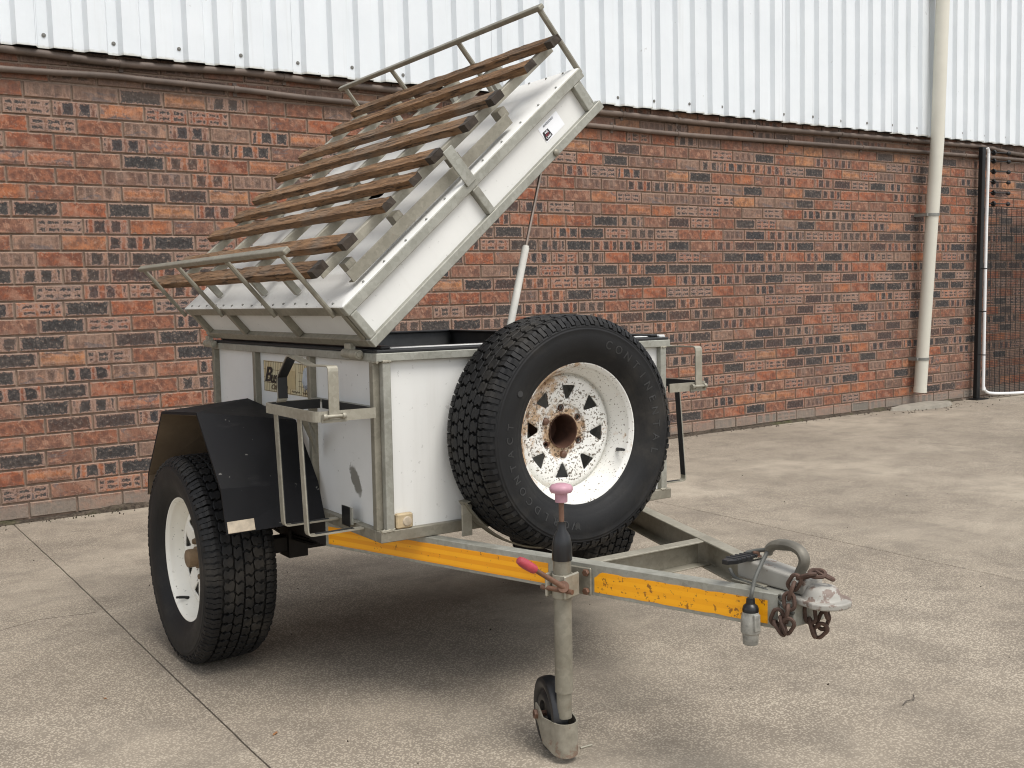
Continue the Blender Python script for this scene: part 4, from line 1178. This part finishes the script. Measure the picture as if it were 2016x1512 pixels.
def wheel_parts(parent, rim_m, seed, letters, hub, side_sign):
    ty = obj('tyre', tyre_mesh(58, seed), [TYRE, TREAD], parent)
    if letters:
        bm = bmesh.new(); arc_text(bm, 'CONTINENTAL', .034, .268, R(28), -.1155, R(8.6)); arc_text(bm, 'WORLDCONTACT', .031, .264, R(216), -.1150, R(8.2))
        obj('sidewall_lettering', bm, LETTER, parent)
        for a0 in (R(150), R(262)):
            bm = bmesh.new(); tube(bm, [Vector((.264*math.cos(a0), -.1140, .264*math.sin(a0))), Vector((.264*math.cos(a0), -.1172, .264*math.sin(a0)))], .009, 10)
            obj('sidewall_mark', bm, LETTER, parent)
    bm = bmesh.new()                                     # barrel: flanges, bead seats, drop centre
    prof = [(.2075, -.0855), (.2085, -.0815), (.2045, -.080), (.200, -.074), (.198, -.060), (.196, -.052), (.182, -.030), (.1785, -.005), (.178, .02), (.196, .05), (.199, .075), (.2085, .083), (.2075, .0865), (.199, .084), (.194, .074), (.190, .05), (.173, .02), (.173, -.004), (.1755, -.030), (.1905, -.056), (.193, -.064), (.1945, -.072), (.1955, -.0755), (.1995, -.0785), (.2035, -.0845)]
    lathe(bm, prof, 72, Matrix.Rotation(R(-90), 4, 'X') @ Matrix.Scale(-1, 4, (0, 0, 1)) @ Matrix.Scale(-1, 4, (0, 0, 1)), closed=True)
    # lathe axis +Z -> rotate so that profile height h lies along +Y
    rim = obj('rim', bm, rim_m, parent, smooth=True)
    d = obj('wheel_disc', disc_mesh(0. if hub else .020), rim_m, parent, smooth=True)
    so = d.modifiers.new('thick', 'SOLIDIFY'); so.thickness = .0045; so.offset = 0
    bm = bmesh.new(); lathe(bm, [(r_, h_-(.020 if hub else 0)) for r_, h_ in ((.1665, -.0075), (.1695, -.0055), (.1745, -.002), (.178, .004), (.174, .006), (.167, .001))], 64, Matrix.Rotation(R(-90), 4, 'X'), closed=True); obj('weld_ring', bm, rim_m, parent, smooth=True)
    a = R(-21 if not hub else -112); c = Vector((math.cos(a), 0, math.sin(a)))
    bm = bmesh.new(); tube(bm, [c*.186+Vector((0, -.046, 0)), c*.180+Vector((0, -.060, 0)), c*.176+Vector((0, -.079, 0))], [.0062, .0048, .0048], 10); tube(bm, [c*.176+Vector((0, -.0792, 0)), c*.1745+Vector((0, -.089, 0))], .0042, 8)
    obj('valve', bm, BLACK, parent, smooth=True)
    if hub:
        bm = bmesh.new(); lathe(bm, [(0, -.076), (.024, -.0755), (.029, -.073), (.0305, -.068), (.0305, -.045), (.036, -.044), (.037, -.020), (.050, -.012), (.052, .03), (0, .03)], 28, Matrix.Rotation(R(-90), 4, 'X')); obj('hub_cap', bm, HUBM, parent, smooth=True)
        bm = bmesh.new(); lathe(bm, [(0, .002), (.150, .002), (.156, .008), (.156, .085), (0, .09)], 40, Matrix.Rotation(R(-90), 4, 'X')); obj('brake_drum', bm, AXLE, parent, smooth=True)
        for k in range(6):
            a = R(60*k+92); q = (.0699*math.cos(a), .0699*math.sin(a)); bm = bmesh.new(); lathe(bm, [(0, -.038), (.0075, -.037), (.0105, -.030), (.0105, -.014), (0, -.014)], 6, Matrix.Translation((q[0], 0, q[1])) @ Matrix.Rotation(R(-90), 4, 'X')); obj('wheel_nut', bm, HUBM, parent)
    else:
        bm = bmesh.new(); lathe(bm, [(.0510, -.0065), (.0485, -.0055), (.0470, .004), (.0470, .095), (0, .095), (0, .099), (.0525, .099), (.0530, .000)], 40, Matrix.Rotation(R(-90), 4, 'X')); obj('hub_bore', bm, BORE, parent, smooth=True)
        for k in range(6):
            a = R(60*k+92); q = Vector((.0699*math.cos(a), 0, .0699*math.sin(a))); bm = bmesh.new()
            if k in (0, 2, 4, 5): lathe(bm, [(.0072, .0015), (.0098, .000), (.0115, .0035), (.0115, .008), (.0072, .008)], 14, Matrix.Translation(q) @ Matrix.Rotation(R(-90), 4, 'X'), closed=True)
            else: lathe(bm, [(0, -.010), (.006, -.0095), (.0105, -.006), (.0115, .0065), (0, .0065)], 8, Matrix.Translation(q) @ Matrix.Rotation(R(-90), 4, 'X'))
            obj('stud_hole', bm, RUSTY if k % 2 else BORE, parent, smooth=True)
spare = empty('spare_wheel', trailer, (.547, -.1185, .794), label='spare wheel on the front with a rust-speckled white rim')
wheel_parts(spare, RIM_SP, 3, True, False, 1)
wl = empty('wheel', trailer, (-.2095, .872, .3430), label='near-side road wheel with a cream rim')
wl.rotation_euler = (0, R(9), R(-90)); wl.rotation_mode = 'XYZ'
wheel_parts(wl, RIM_W, 5, False, True, 1)
wr = wl.copy(); COL.objects.link(wr); wr.location = (W+.2095, .872, .3430+slab_ground(W+.2095)-.003); wr.rotation_euler = (0, R(31), R(90)); wr['label'] = 'far-side road wheel'
for ch in list(wl.children):
    c = ch.copy(); COL.objects.link(c); c.parent = wr
# axle and springs
bm = bmesh.new(); box(bm, -.14, W+.14, .845, .90, .32, .375); obj('axle', bm, AXLE, trailer, bevel=.004)
for x in (.07, W-.12):
    bm = bmesh.new()
    for k in range(4): strip(bm, [(x+.025, .45+.05*k, .452-.02*k), (x+.025, .65, .415-.011*k-.004), (x+.025, .872, .395-.011*k), (x+.025, 1.09, .415-.011*k-.004), (x+.025, 1.30-.05*k, .452-.02*k)], (1, 0, 0), .05, .007)
    obj('leaf_spring', bm, AXLE, trailer)
    for d in ((x-.005, x+.055, 1.27, 1.31, .43, .51), (x-.01, x+.06, .83, .915, .30, .41)): obj('spring_hanger', bx(*d), AXLE, trailer)
# chassis cross members under the floor
for y in (.30, .75, 1.25): obj('floor_bearer', bx(.064, W-.064, y, y+.04, .462, .5105), AXLE, trailer)
for x in (.014, W-.062): obj('chassis_rail', bx(x, x+.048, .415, 1.385, .428, .5095), AXLE, trailer)

# ---- drawbar: two channel beams meeting at the coupling
draw = empty('drawbar', trailer)
BT, BB = .5095, .4295
def beam(side):
    s = 1 if side == 0 else -1
    fx = (lambda x: x) if side == 0 else (lambda x: W-x)
    p0, p1 = Vector((fx(.0095), .402, 0)), Vector((fx(.480), -1.012, 0)); d = (p1-p0).normalized(); n = Vector((d.y, -d.x, 0))
    if (Vector((W/2, 0, 0))-p0).dot(n) < 0: n = -n
    bm = bmesh.new(); t, fl = .005, .040
    sec = [(0, BB), (fl, BB), (fl, BB+t), (t, BB+t), (t, BT-t), (fl, BT-t), (fl, BT), (0, BT)]
    a = [bm.verts.new(p0+n*u+Vector((0, 0, z))) for u, z in sec]; b = [bm.verts.new(p1+n*u+Vector((0, 0, z))) for u, z in sec]
    m = len(sec)
    for i in range(m): bm.faces.new((a[i], a[(i+1) % m], b[(i+1) % m], b[i]))
    bm.faces.new(a[::-1]); bm.faces.new(b)
    obj('beam', bm, GALV_L if side else GALV, draw, bevel=.0012)
    return p0, d, n
p0, d0, n0 = beam(0); beam(1)
def on_beam(y, off, z):                                  # point on the near beam's outer face at depth y
    k = (y-p0.y)/d0.y; q = p0+d0*k-n0*off; return Vector((q.x, q.y, z))
def tape(y0, y1, z0, z1, mat, label, ragged):
    bm = bmesh.new(); n = 60; A, B = [], []
    for i in range(n+1):
        y = y0+(y1-y0)*i/n
        lft = .35+2.2*max(0, 1-abs(y-y0)/.10)
        j = ragged*lft*(max(0, mnoise.noise(Vector((y*23, 1, 4)))-.02)*.014)
        j2 = ragged*lft*(max(0, mnoise.noise(Vector((y*19, 7, 4)))-.02)*.014)
        A.append((on_beam(y, .0012, z0+j2), on_beam(y, .0003, z0+j2))); B.append((on_beam(y, .0012, z1-j), on_beam(y, .0003, z1-j)))
    av = [[bm.verts.new(q) for q in a] for a in A]; bv = [[bm.verts.new(q) for q in b] for b in B]
    for i in range(n):
        bm.faces.new((av[i][0], bv[i][0], bv[i+1][0], av[i+1][0])); bm.faces.new((bv[i][0], bv[i][1], bv[i+1][1], bv[i+1][0])); bm.faces.new((av[i][1], av[i][0], av[i+1][0], av[i+1][1]))
    bm.faces.new((av[0][0], av[0][1], bv[0][1], bv[0][0])); bm.faces.new((av[n][0], bv[n][0], bv[n][1], av[n][1]))
    obj('reflective_tape', bm, mat, draw, label=label)
tape(.388, -.408, .4385, .4935, TAPE_A, 'clean ribbed stretch of amber tape by the box', .25)
tape(-.545, -.990, .4385, .4925, TAPE_B, 'peeling rust-flecked stretch of amber tape by the coupling', 1.)
# cross member between the beams
bm = bmesh.new(); yc = -.50
xa = on_beam(yc, -.042, 0).x; 
box(bm, xa-.022, W-xa+.022, yc-.020, yc+.020, BT-.0072, BT-.0026); box(bm, xa-.004, W-xa+.004, yc+.015, yc+.020, BB+.006, BT-.0074); box(bm, xa-.02, W-xa+.02, yc-.020, yc+.014, BB+.006, BB+.010)
obj('cross_member', bm, GALV_L, draw, bevel=.001)
# nose plate closing the tip
bm = bmesh.new(); prism(bm, [(.484, -1.0125, .433), (.606, -1.0125, .433), (.596, -1.050, .440), (.494, -1.050, .440)], (0, 0, .058)); obj('nose_plate', bm, GALV, draw, bevel=.003)
# flat-iron cradle under the spare
bm = bmesh.new(); pts = [(.235, -.060, .600)]
pts = [(.258, -.046, .612), (.268, -.046, .612)] + [tuple(v) for v in arc((.547, -.046, .794), .356, R(212), R(328), 26, (1, 0, 0), (0, 0, 1))] + [(.826, -.046, .612), (.836, -.046, .612)]
strip(bm, pts, (0, 1, 0), .040, .005); obj('cradle', bm, GALV_D, draw)
for x in (.236, .853-.03): 
    bm = bmesh.new(); yb = -.02
    box(bm, x-.002, x+.032, -.052, -.046, BT-.002, .600); obj('cradle_post', bm, GALV_L, draw, bevel=.0015)

# ---- coupling head
coup = empty('coupling', trailer)
cx = W/2
bm = bmesh.new()                                         # flanged base plate with rounded nose
nose = [(cx-.047, -.945, 0), (cx-.053, -1.085, 0)] + [tuple(v) for v in arc((cx, -1.092, 0), .058, R(180), R(360), 16)][1:-1] + [(cx+.053, -1.085, 0), (cx+.047, -.945, 0)]
prism(bm, [(x, y, .4935) for x, y, _ in nose], (0, 0, .0145)); obj('base_flange', bm, COUP, coup, bevel=.004, seg=3)
bm = bmesh.new()                                         # rear housing, tapering slightly
A = [(cx-.032, -.855, .5115), (cx+.032, -.855, .5115), (cx+.032, -.855, .562), (cx-.032, -.855, .562)]; B = [(cx-.031, -1.062, .5095), (cx+.031, -1.062, .5095), (cx+.031, -1.062, .546), (cx-.031, -1.062, .546)]
a = [bm.verts.new(p) for p in A]; b = [bm.verts.new(p) for p in B]
for i in range(4): bm.faces.new((a[i], a[(i+1) % 4], b[(i+1) % 4], b[i]))
bm.faces.new(a[::-1]); bm.faces.new(b); obj('housing', bm, COUP, coup, bevel=.006, seg=3)
bm = bmesh.new(); lathe(bm, [(.0465, 0), (.0435, .002), (.0405, .009), (.037, .018), (.030, .025), (.018, .0285), (0, .030)], 36, Matrix.Translation((cx, -1.084, .5075))); obj('ball_cup', bm, COUP, coup, smooth=True)
bm = bmesh.new(); lathe(bm, [(0, .006), (.008, .006), (.010, .0), ], 6, axis_matrix((cx-.0315, -1.035, .528), (-1, 0, 0))); lathe(bm, [(.014, 0), (.013, .003), (.009, .003)], 16, axis_matrix((cx-.0315, -1.035, .528), (-1, 0, 0))); obj('pivot_bolt', bm, COUP, coup)
hp = catmull([(cx, -1.018, .532), (cx, -1.022, .552), (cx, -1.031, .570), (cx, -1.033, .586), (cx, -1.022, .601), (cx, -1.000, .608), (cx, -.972, .607), (cx, -.948, .602), (cx, -.932, .592), (cx, -.926, .577)], 6)
n = len(hp); bm = bmesh.new(); tube(bm, hp, [.0112+(.0022*math.exp(-((i/n-.66)/.10)**2))-(.0025 if i > n-6 else 0) for i in range(n)], 12)
for v in bm.verts: v.co.x = cx+(v.co.x-cx)*1.35
obj('release_handle', bm, CAST, coup, smooth=True)
bm = bmesh.new(); box(bm, cx-.028, cx+.028, -.905, -.862, .5625, .566); obj('mounting_strap', bm, GALV_L, coup, bevel=.001)
bm = bmesh.new(); lathe(bm, [(.0135, 0), (.0125, .0025), (.010, .003)], 14, Matrix.Translation((cx-.006, -.893, .566))); lathe(bm, [(0, .012), (.008, .012), (.0092, .010), (.0092, .002)], 6, Matrix.Translation((cx-.006, -.893, .566))); obj('mounting_bolt', bm, RUSTY, coup)
bm = bmesh.new(); box(bm, cx-.055, cx-.035, -.955, -.86, .5097, .5135); obj('flange_strip', bm, GALV_L, coup, bevel=.001)
# black cap on its strap, lying across the beam
bm = bmesh.new(); Mx = Matrix.Translation((.482, -.893, .5685)) @ Matrix.Rotation(R(9), 4, 'Z') @ Matrix.Rotation(R(2), 4, 'Y')
prism(bm, [Mx @ Vector((x, y, -.006)) for x, y in ((-.058, -.008), (-.030, -.017), (.055, -.017), (.061, -.010), (.061, .010), (.055, .017), (-.030, .017), (-.058, .008))], Mx.to_3x3() @ Vector((0, 0, .011)))
for k in range(5): box(bm, -.030+.018*k, -.022+.018*k, -.0185, .0185, -.0035, .0068, M=Mx)
obj('ribbed_cap', bm, BLACK, coup, bevel=.0015)

# ---- safety chain
chain = empty('safety_chain', trailer)
def link(c, axis, nrm, ln=.042, wd=.0255, r=.0048):
    ax = Vector(axis).normalized(); nv = Vector(nrm); nv = (nv-ax*nv.dot(ax)).normalized(); side = ax.cross(nv); c = Vector(c); h = (ln-wd)/2; rr = wd/2-r*.2
    pts = [c+ax*h+(side*math.cos(a)+ax*math.sin(a))*rr for a in [PI*i/7 for i in range(8)]] + [c-ax*h+(side*math.cos(a)+ax*math.sin(a))*rr for a in [PI+PI*i/7 for i in range(8)]]
    bm = bmesh.new(); tube(bm, pts, r, 7, closed=True); obj('link', bm, CHAIN, chain, smooth=True)
SIDE_N, UP_N = (-.85, -.5, .1), (.2, .1, 1)
for a, b, nrm in (((.497, -1.0582, .5589), (.497, -1.0351, .5246), SIDE_N), ((.506, -1.0447, .5475), (.514, -1.0923, .5694), UP_N), ((.522, -1.072, .5640), (.540, -1.092, .5640), (-.3, -.5, 1)),
                  ((.540, -1.0695, .5664), (.556, -1.1063, .5506), UP_N), ((.487, -1.0542, .5442), (.485, -1.0416, .5065), (.5, -.85, 0)), ((.480, -1.0443, .5195), (.478, -1.0501, .4838), SIDE_N),
                  ((.474, -1.0490, .4937), (.474, -1.0440, .4556), (.6, -.8, 0)), ((.470, -1.0292, .4799), (.470, -1.0104, .4418), SIDE_N), ((.470, -1.0127, .4500), (.470, -1.0387, .4246), (.4, -.5, .7)),
                  ((.468, -1.0405, .4310), (.468, -1.0635, .4665), SIDE_N), ((.470, -1.030, .4640), (.470, -1.046, .4300), (.5, -.8, 0)),
                  ((.530, -1.0603, .4873), (.530, -1.0659, .4479), SIDE_N), ((.535, -1.056, .4571), (.535, -1.0733, .4145), (.5, -.7, .3)), ((.542, -1.0649, .4163), (.546, -1.0942, .4456), SIDE_N),
                  ((.555, -1.088, .4722), (.552, -1.0733, .4326), (-.95, -.2, .1)), ((.552, -1.0867, .4932), (.555, -1.0922, .4607), (.5, -.85, 0))):
    a, b = Vector(a), Vector(b); ln = (b-a).length
    link((a+b)/2, b-a, nrm, ln=max(.036, min(.044, ln*1.08)), wd=.0245, r=.0047)

# ---- trailer plug on its cable
plug = empty('plug_lead', trailer)
pb = on_beam(-.965, .034, .395)
bm = bmesh.new(); lathe(bm, [(0, 0), (.0165, 0), (.0175, .002), (.0185, .026), (.0215, .027), (.0225, .034), (.0215, .062), (.0185, .072), (.0185, .0755), (.0, .0755)], 20, Matrix.Translation(pb)); box(bm, pb.x-.012, pb.x+.006, pb.y-.0245, pb.y-.018, .430, .468); obj('plug', bm, PLUG, plug, smooth=True, bevel=.001)
bm = bmesh.new(); lathe(bm, [(0, .0757), (.0185, .0757), (.0188, .082), (.0165, .089), (.0105, .094), (.0095, .106), (0, .106)], 18, Matrix.Translation(pb)); obj('plug_boot', bm, BLACK, plug, smooth=True)
bm = bmesh.new(); tube(bm, catmull([pb+Vector((0, 0, .100)), pb+Vector((.004, -.002, .125)), (cx-.070, -.950, .535), (cx-.030, -.935, .565), (cx-.004, -.930, .588), (cx+.002, -.915, .584), (cx-.004, -.890, .578), (cx-.018, -.872, .572)], 7), .0048, 9); obj('cable', bm, CABLE, plug, smooth=True)
bm = bmesh.new(); tube(bm, catmull([(cx-.040, -.840, .530), (cx-.046, -.862, .516), (cx-.050, -.90, .513), (cx-.052, -.965, .508), (cx-.057, -1.02, .485), (cx-.054, -1.05, .472)], 6), .0042, 8); obj('cable', bm, CABLE, plug, smooth=True)

# ---- jockey wheel
jock = empty('jockey_wheel', trailer)
JX, JY = .2495, -.509
zg = slab_ground(JX)
def J(z): return Vector((JX, JY, z))
bm = bmesh.new(); cyl(bm, J(.185), J(.527), .0230, 28); obj('outer_tube', bm, GALV_D, jock, smooth=True)
bm = bmesh.new(); cyl(bm, J(.118), J(.1845), .0195, 24); obj('inner_tube', bm, GALV_D, jock, smooth=True)
bm = bmesh.new(); lathe(bm, [(0, 0), (.0255, 0), (.0258, .002), (.0255, .040), (.0215, .062), (.0115, .078), (.0105, .098), (.0, .098)], 28, Matrix.Translation(J(.527))); obj('rubber_sleeve', bm, BLACK, jock, smooth=True)
bm = bmesh.new(); cyl(bm, J(.622), J(.692), .0068, 14); obj('screw_rod', bm, RUSTY, jock, smooth=True)
bm = bmesh.new(); lathe(bm, [(0, 0), (.0155, 0), (.0160, .003), (.0160, .022), (.0265, .025), (.0298, .031), (.0296, .037), (.0255, .043), (.013, .047), (0, .048)], 28, Matrix.Translation(J(.675))); obj('knob', bm, PINK, jock, smooth=True)
bm = bmesh.new()                                        # clamp bolted to the beam
pc = on_beam(JY+.02, .0, 0); ang = math.atan2(d0.y, d0.x)
MB_ = Matrix.Translation((JX, JY, .465)) @ Matrix.Rotation(ang, 4, 'Z')      # local x along the beam, +y away from/into it
lathe(bm, [(.0275, -.030), (.0275, .030), (.0235, .030), (.0235, -.030)], 28, Matrix.Translation((JX, JY, .462)), closed=True)
obj('clamp_ring', bm, GALV_L, jock, smooth=True, bevel=.001)
sgn = 1 if (Matrix.Rotation(ang, 3, 'Z') @ Vector((0, 1, 0))).dot(n0) > 0 else -1
bm = bmesh.new()
for s in (-1, 1): box(bm, s*.0285-.004, s*.0285+.004, min(-sgn*.034, sgn*.030), max(-sgn*.034, sgn*.030), -.030, .030, M=MB_)
obj('clamp_jaw', bm, GALV_L, jock, bevel=.003)
bm = bmesh.new(); box(bm, -.052, .052, sgn*.052 if sgn > 0 else sgn*.058, sgn*.058 if sgn > 0 else sgn*.052, -.036, .036, M=MB_); obj('clamp_plate', bm, GALV_D, jock, bevel=.004)
for sx in (-.040, .040):
    for sz in (-.024, .024):
        bm = bmesh.new(); c = MB_ @ Vector((sx, sgn*.050, sz)); lathe(bm, [(0, .009), (.008, .009), (.0095, .007), (.0095, 0)], 6, axis_matrix(c, -n0)); obj('clamp_bolt', bm, RUSTY, jock)
bm = bmesh.new(); pv = MB_ @ Vector((.012, -sgn*.036, -.008)); 
a_, b_ = MB_ @ Vector((.050, -sgn*.028, -.008)), MB_ @ Vector((-.045, -sgn*.028, -.008)); cyl(bm, a_, b_, .0065, 10); obj('clamp_screw', bm, RUSTY, jock, smooth=True)
lv0 = Vector((.2235, -.547, .4695)); e2 = Vector((.0975, -.532, .5556)); dirL = (e2-lv0)/1.12; e1 = lv0+dirL*.70
bm = bmesh.new(); tube(bm, [lv0, lv0+dirL*.12, e1], [.010, .0072, .0062], 12); lathe(bm, [(0, -.008), (.014, -.008), (.015, -.005), (.015, .005), (.014, .008), (0, .008)], 18, axis_matrix(lv0, (-.55, -.8, .3))); obj('clamp_lever', bm, RUSTY, jock, smooth=True)
bm = bmesh.new(); P = [e1-dirL*.01, e1+dirL*.03, e1+dirL*.22, e2-dirL*.10, e2-dirL*.03, e2]; tube(bm, P, [.0098, .0118, .0128, .0120, .0095, .004], 16); obj('lever_grip', bm, RED, jock, smooth=True)
# castor wheel and its fork
nW = Vector((-.946, .326, 0)); away = Vector((.326, .946, 0))
cW = J(zg+.0955) + away*.082 + nW*.012
bm = bmesh.new(); lathe(bm, [(.0, -.010), (.030, -.011), (.034, -.020), (.048, -.0215), (.062, -.013), (.066, -.018), (.082, -.0225), (.091, -.019), (.0945, -.010), (.095, 0), (.0945, .010), (.091, .019), (.082, .0225), (.066, .018), (.062, .013), (.048, .0215), (.034, .020), (.030, .011), (0, .010)], 44, axis_matrix(cW, nW)); obj('castor_wheel', bm, BLACK, jock, smooth=True)
def fork():
    bm = bmesh.new(); pole = Vector((JX, JY, 0)); th = .004
    # curved cheek plate: from the axle on each side round the front of the tube
    front = -away; s = nW
    tip = Vector((cW.x, cW.y, 0))
    path = [tip+s*.034+away*.012, tip+s*.033-away*.012, tip+s*.034-away*.05] + [pole+(s*math.cos(a)+front*math.sin(a))*.030 for a in [PI*(i+1)/12 for i in range(0, 11)]] + [pole-s*.031+away*.01, tip-s*.034+away*.012]
    n = len(path); cols = []
    for i, p in enumerate(path):
        if i in (0, n-1): z0, z1 = cW.z-.012, cW.z+.026
        elif i == 1: z0, z1 = cW.z-.028, cW.z+.022
        elif i in (2, n-2): z0, z1 = zg+.036, zg+.105
        else: z0, z1 = zg+.016+.010*abs(i-n/2)/n, zg+.104
        out = (p-pole) if 2 < i < n-2 else (s if i <= 2 else -s); out = out.normalized()
        cols.append([bm.verts.new((p.x, p.y, z0)), bm.verts.new((p.x, p.y, z1)), bm.verts.new((p.x+out.x*th, p.y+out.y*th, z1)), bm.verts.new((p.x+out.x*th, p.y+out.y*th, z0))])
    for a, b in zip(cols, cols[1:]):
        for j in range(4): bm.faces.new((a[j], a[(j+1) % 4], b[(j+1) % 4], b[j]))
    bm.faces.new(cols[0]); bm.faces.new(cols[-1][::-1])
    return bm
def fork_mat():
    k = Mat('galvanised_fork_with_rust'); n = k.noise(24, 6, .7); z = k.sep(k.obj())[2]
    c = k.ramp(k.noise(40, 4), (.3, (.20, .18, .14)), (.7, (.32, .295, .235)))
    r = k.smooth(k.math('ADD', n, k.math('MULTIPLY', k.smooth(z, .09, .02), .16)), .60, .70)
    c = k.mix(k.math('MULTIPLY', r, .65), c, (.19, .10, .062)); k.bump(n, .15, .003)
    return k.fin(c, .6, .2)
obj('fork', fork(), fork_mat(), jock, smooth=True)
bm = bmesh.new(); cyl(bm, cW+nW*.046, cW-nW*.046, .0075, 12); cyl(bm, cW+nW*.036, cW+nW*.046, .013, 6); obj('axle_bolt', bm, RUSTY, jock)
bm = bmesh.new(); tube(bm, [J(zg+.036)+away*-.02+Vector((.030, -.015, 0)), J(zg+.036)+Vector((.058, -.038, .001))], .0035, 6); obj('split_pin', bm, GALV_D, jock)

# ---- jerry-can holders on both front corners
def holder(mir):
    fx = (lambda x: x) if not mir else (lambda x: W-x)
    t = empty('jerry_can_holder', trailer, label='flat-bar jerry can holder on the %s front corner' % ('near' if not mir else 'far'))
    y0, y1, xo = .012, .385, -.178
    ring = rounded([(fx(-.0025), y0, .8795), (fx(xo), y0, .8795), (fx(xo), y1, .8795), (fx(-.0025), y1, .8795)], .028, 5)
    bm = bmesh.new(); strip(bm, ring, (0, 0, 1), .029, .005 if not mir else -.005)
    obj('ring', bm, GALV_L, t)
    inn = rounded([(fx(-.0045), y0+.0062, .8795), (fx(xo+.0062), y0+.0062, .8795), (fx(xo+.0062), y1-.0062, .8795), (fx(-.0045), y1-.0062, .8795)], .024, 5)
    bm = bmesh.new(); strip(bm, inn, (0, 0, 1), .0275, .0025 if not mir else -.0025); obj('ring_lining', bm, RUBBER_SEAL, t)
    obj('ring_lining', bx(min(fx(-.0006), fx(-.0040)), max(fx(-.0006), fx(-.0040)), y0+.03, y1-.02, .866, .893), RUBBER_SEAL, t)
    for y in (.120, .293):
        ys = y+(.004 if y > .2 else 0)
        path = rounded([(fx(xo+.006), y+.030, .866), (fx(xo+.006), y, .534), (fx(-.002), y-.006, .536)], .016, 4)
        bm = bmesh.new(); strip(bm, path, (0, 1, 0), .024, .0045 if mir else -.0045); obj('bar', bm, GALV_L, t)
        bm = bmesh.new(); strip(bm, [(fx(xo+.0125), y+.029, .858), (fx(xo+.0125), y, .556)], (0, 1, 0), .0225, .002 if not mir else -.002); obj('bar_lining', bm, RUBBER_SEAL, t)
        bm = bmesh.new(); strip(bm, [(fx(-.145), y-.001, .5402), (fx(-.030), y-.004, .5418)], (0, 1, 0), .014, .0022 if not mir else -.0022); obj('pad', bm, RUBBER_SEAL, t)
    # hinged strap standing up over the holder
    hx = -.130
    st = rounded([(fx(hx), .004, .872), (fx(hx), .004, 1.013), (fx(hx), .150, 1.010), (fx(hx), .285, 1.034), (fx(hx), .366, .969), (fx(hx), .364, .898)], .012, 3)
    bm = bmesh.new(); strip(bm, st, (1, 0, 0), .030, .004); obj('strap', bm, GALV_L, t)
    bm = bmesh.new(); strip(bm, [(fx(hx), .270, 1.0265), (fx(hx), .2835, 1.0285), (fx(hx), .3605, .967), (fx(hx), .3590, .905)], (1, 0, 0), .029, .0025); obj('strap_pad', bm, BLACK, t)
    bm = bmesh.new(); strip(bm, [(fx(hx), .366, .905), (fx(hx), .374, .893), (fx(hx), .384, .890)], (1, 0, 0), .030, .004); obj('strap_hook', bm, GALV_L, t)
    bm = bmesh.new(); cyl(bm, (fx(hx-.030), y0-.012, .880), (fx(hx+.030), y0-.012, .880), .0050, 12)
    for s in (-.028, .028): lathe(bm, [(0, .006), (.008, .005), (.0095, 0), (.008, -.005), (0, -.006)], 12, axis_matrix((fx(hx+s), y0-.012, .880), (1, 0, 0)))
    obj('strap_hinge', bm, GALV_L, t, smooth=True)
    obj('hinge_plate', bx(min(fx(hx-.036), fx(hx+.036)), max(fx(hx-.036), fx(hx+.036)), y0-.0095, y0-.006, .863, .885), GALV_D, t)
    # brace from the ring back to the body
    bm = bmesh.new(); pr = [(fx(-.09), .290, .866), (fx(-.115), .290, .866), (fx(-.004), .420, .72), (fx(-.004), .420, .78)]; prism(bm, pr, (0, .004, 0)); obj('brace', bm, GALV_D, t)
    return t
holder(0); holder(1)
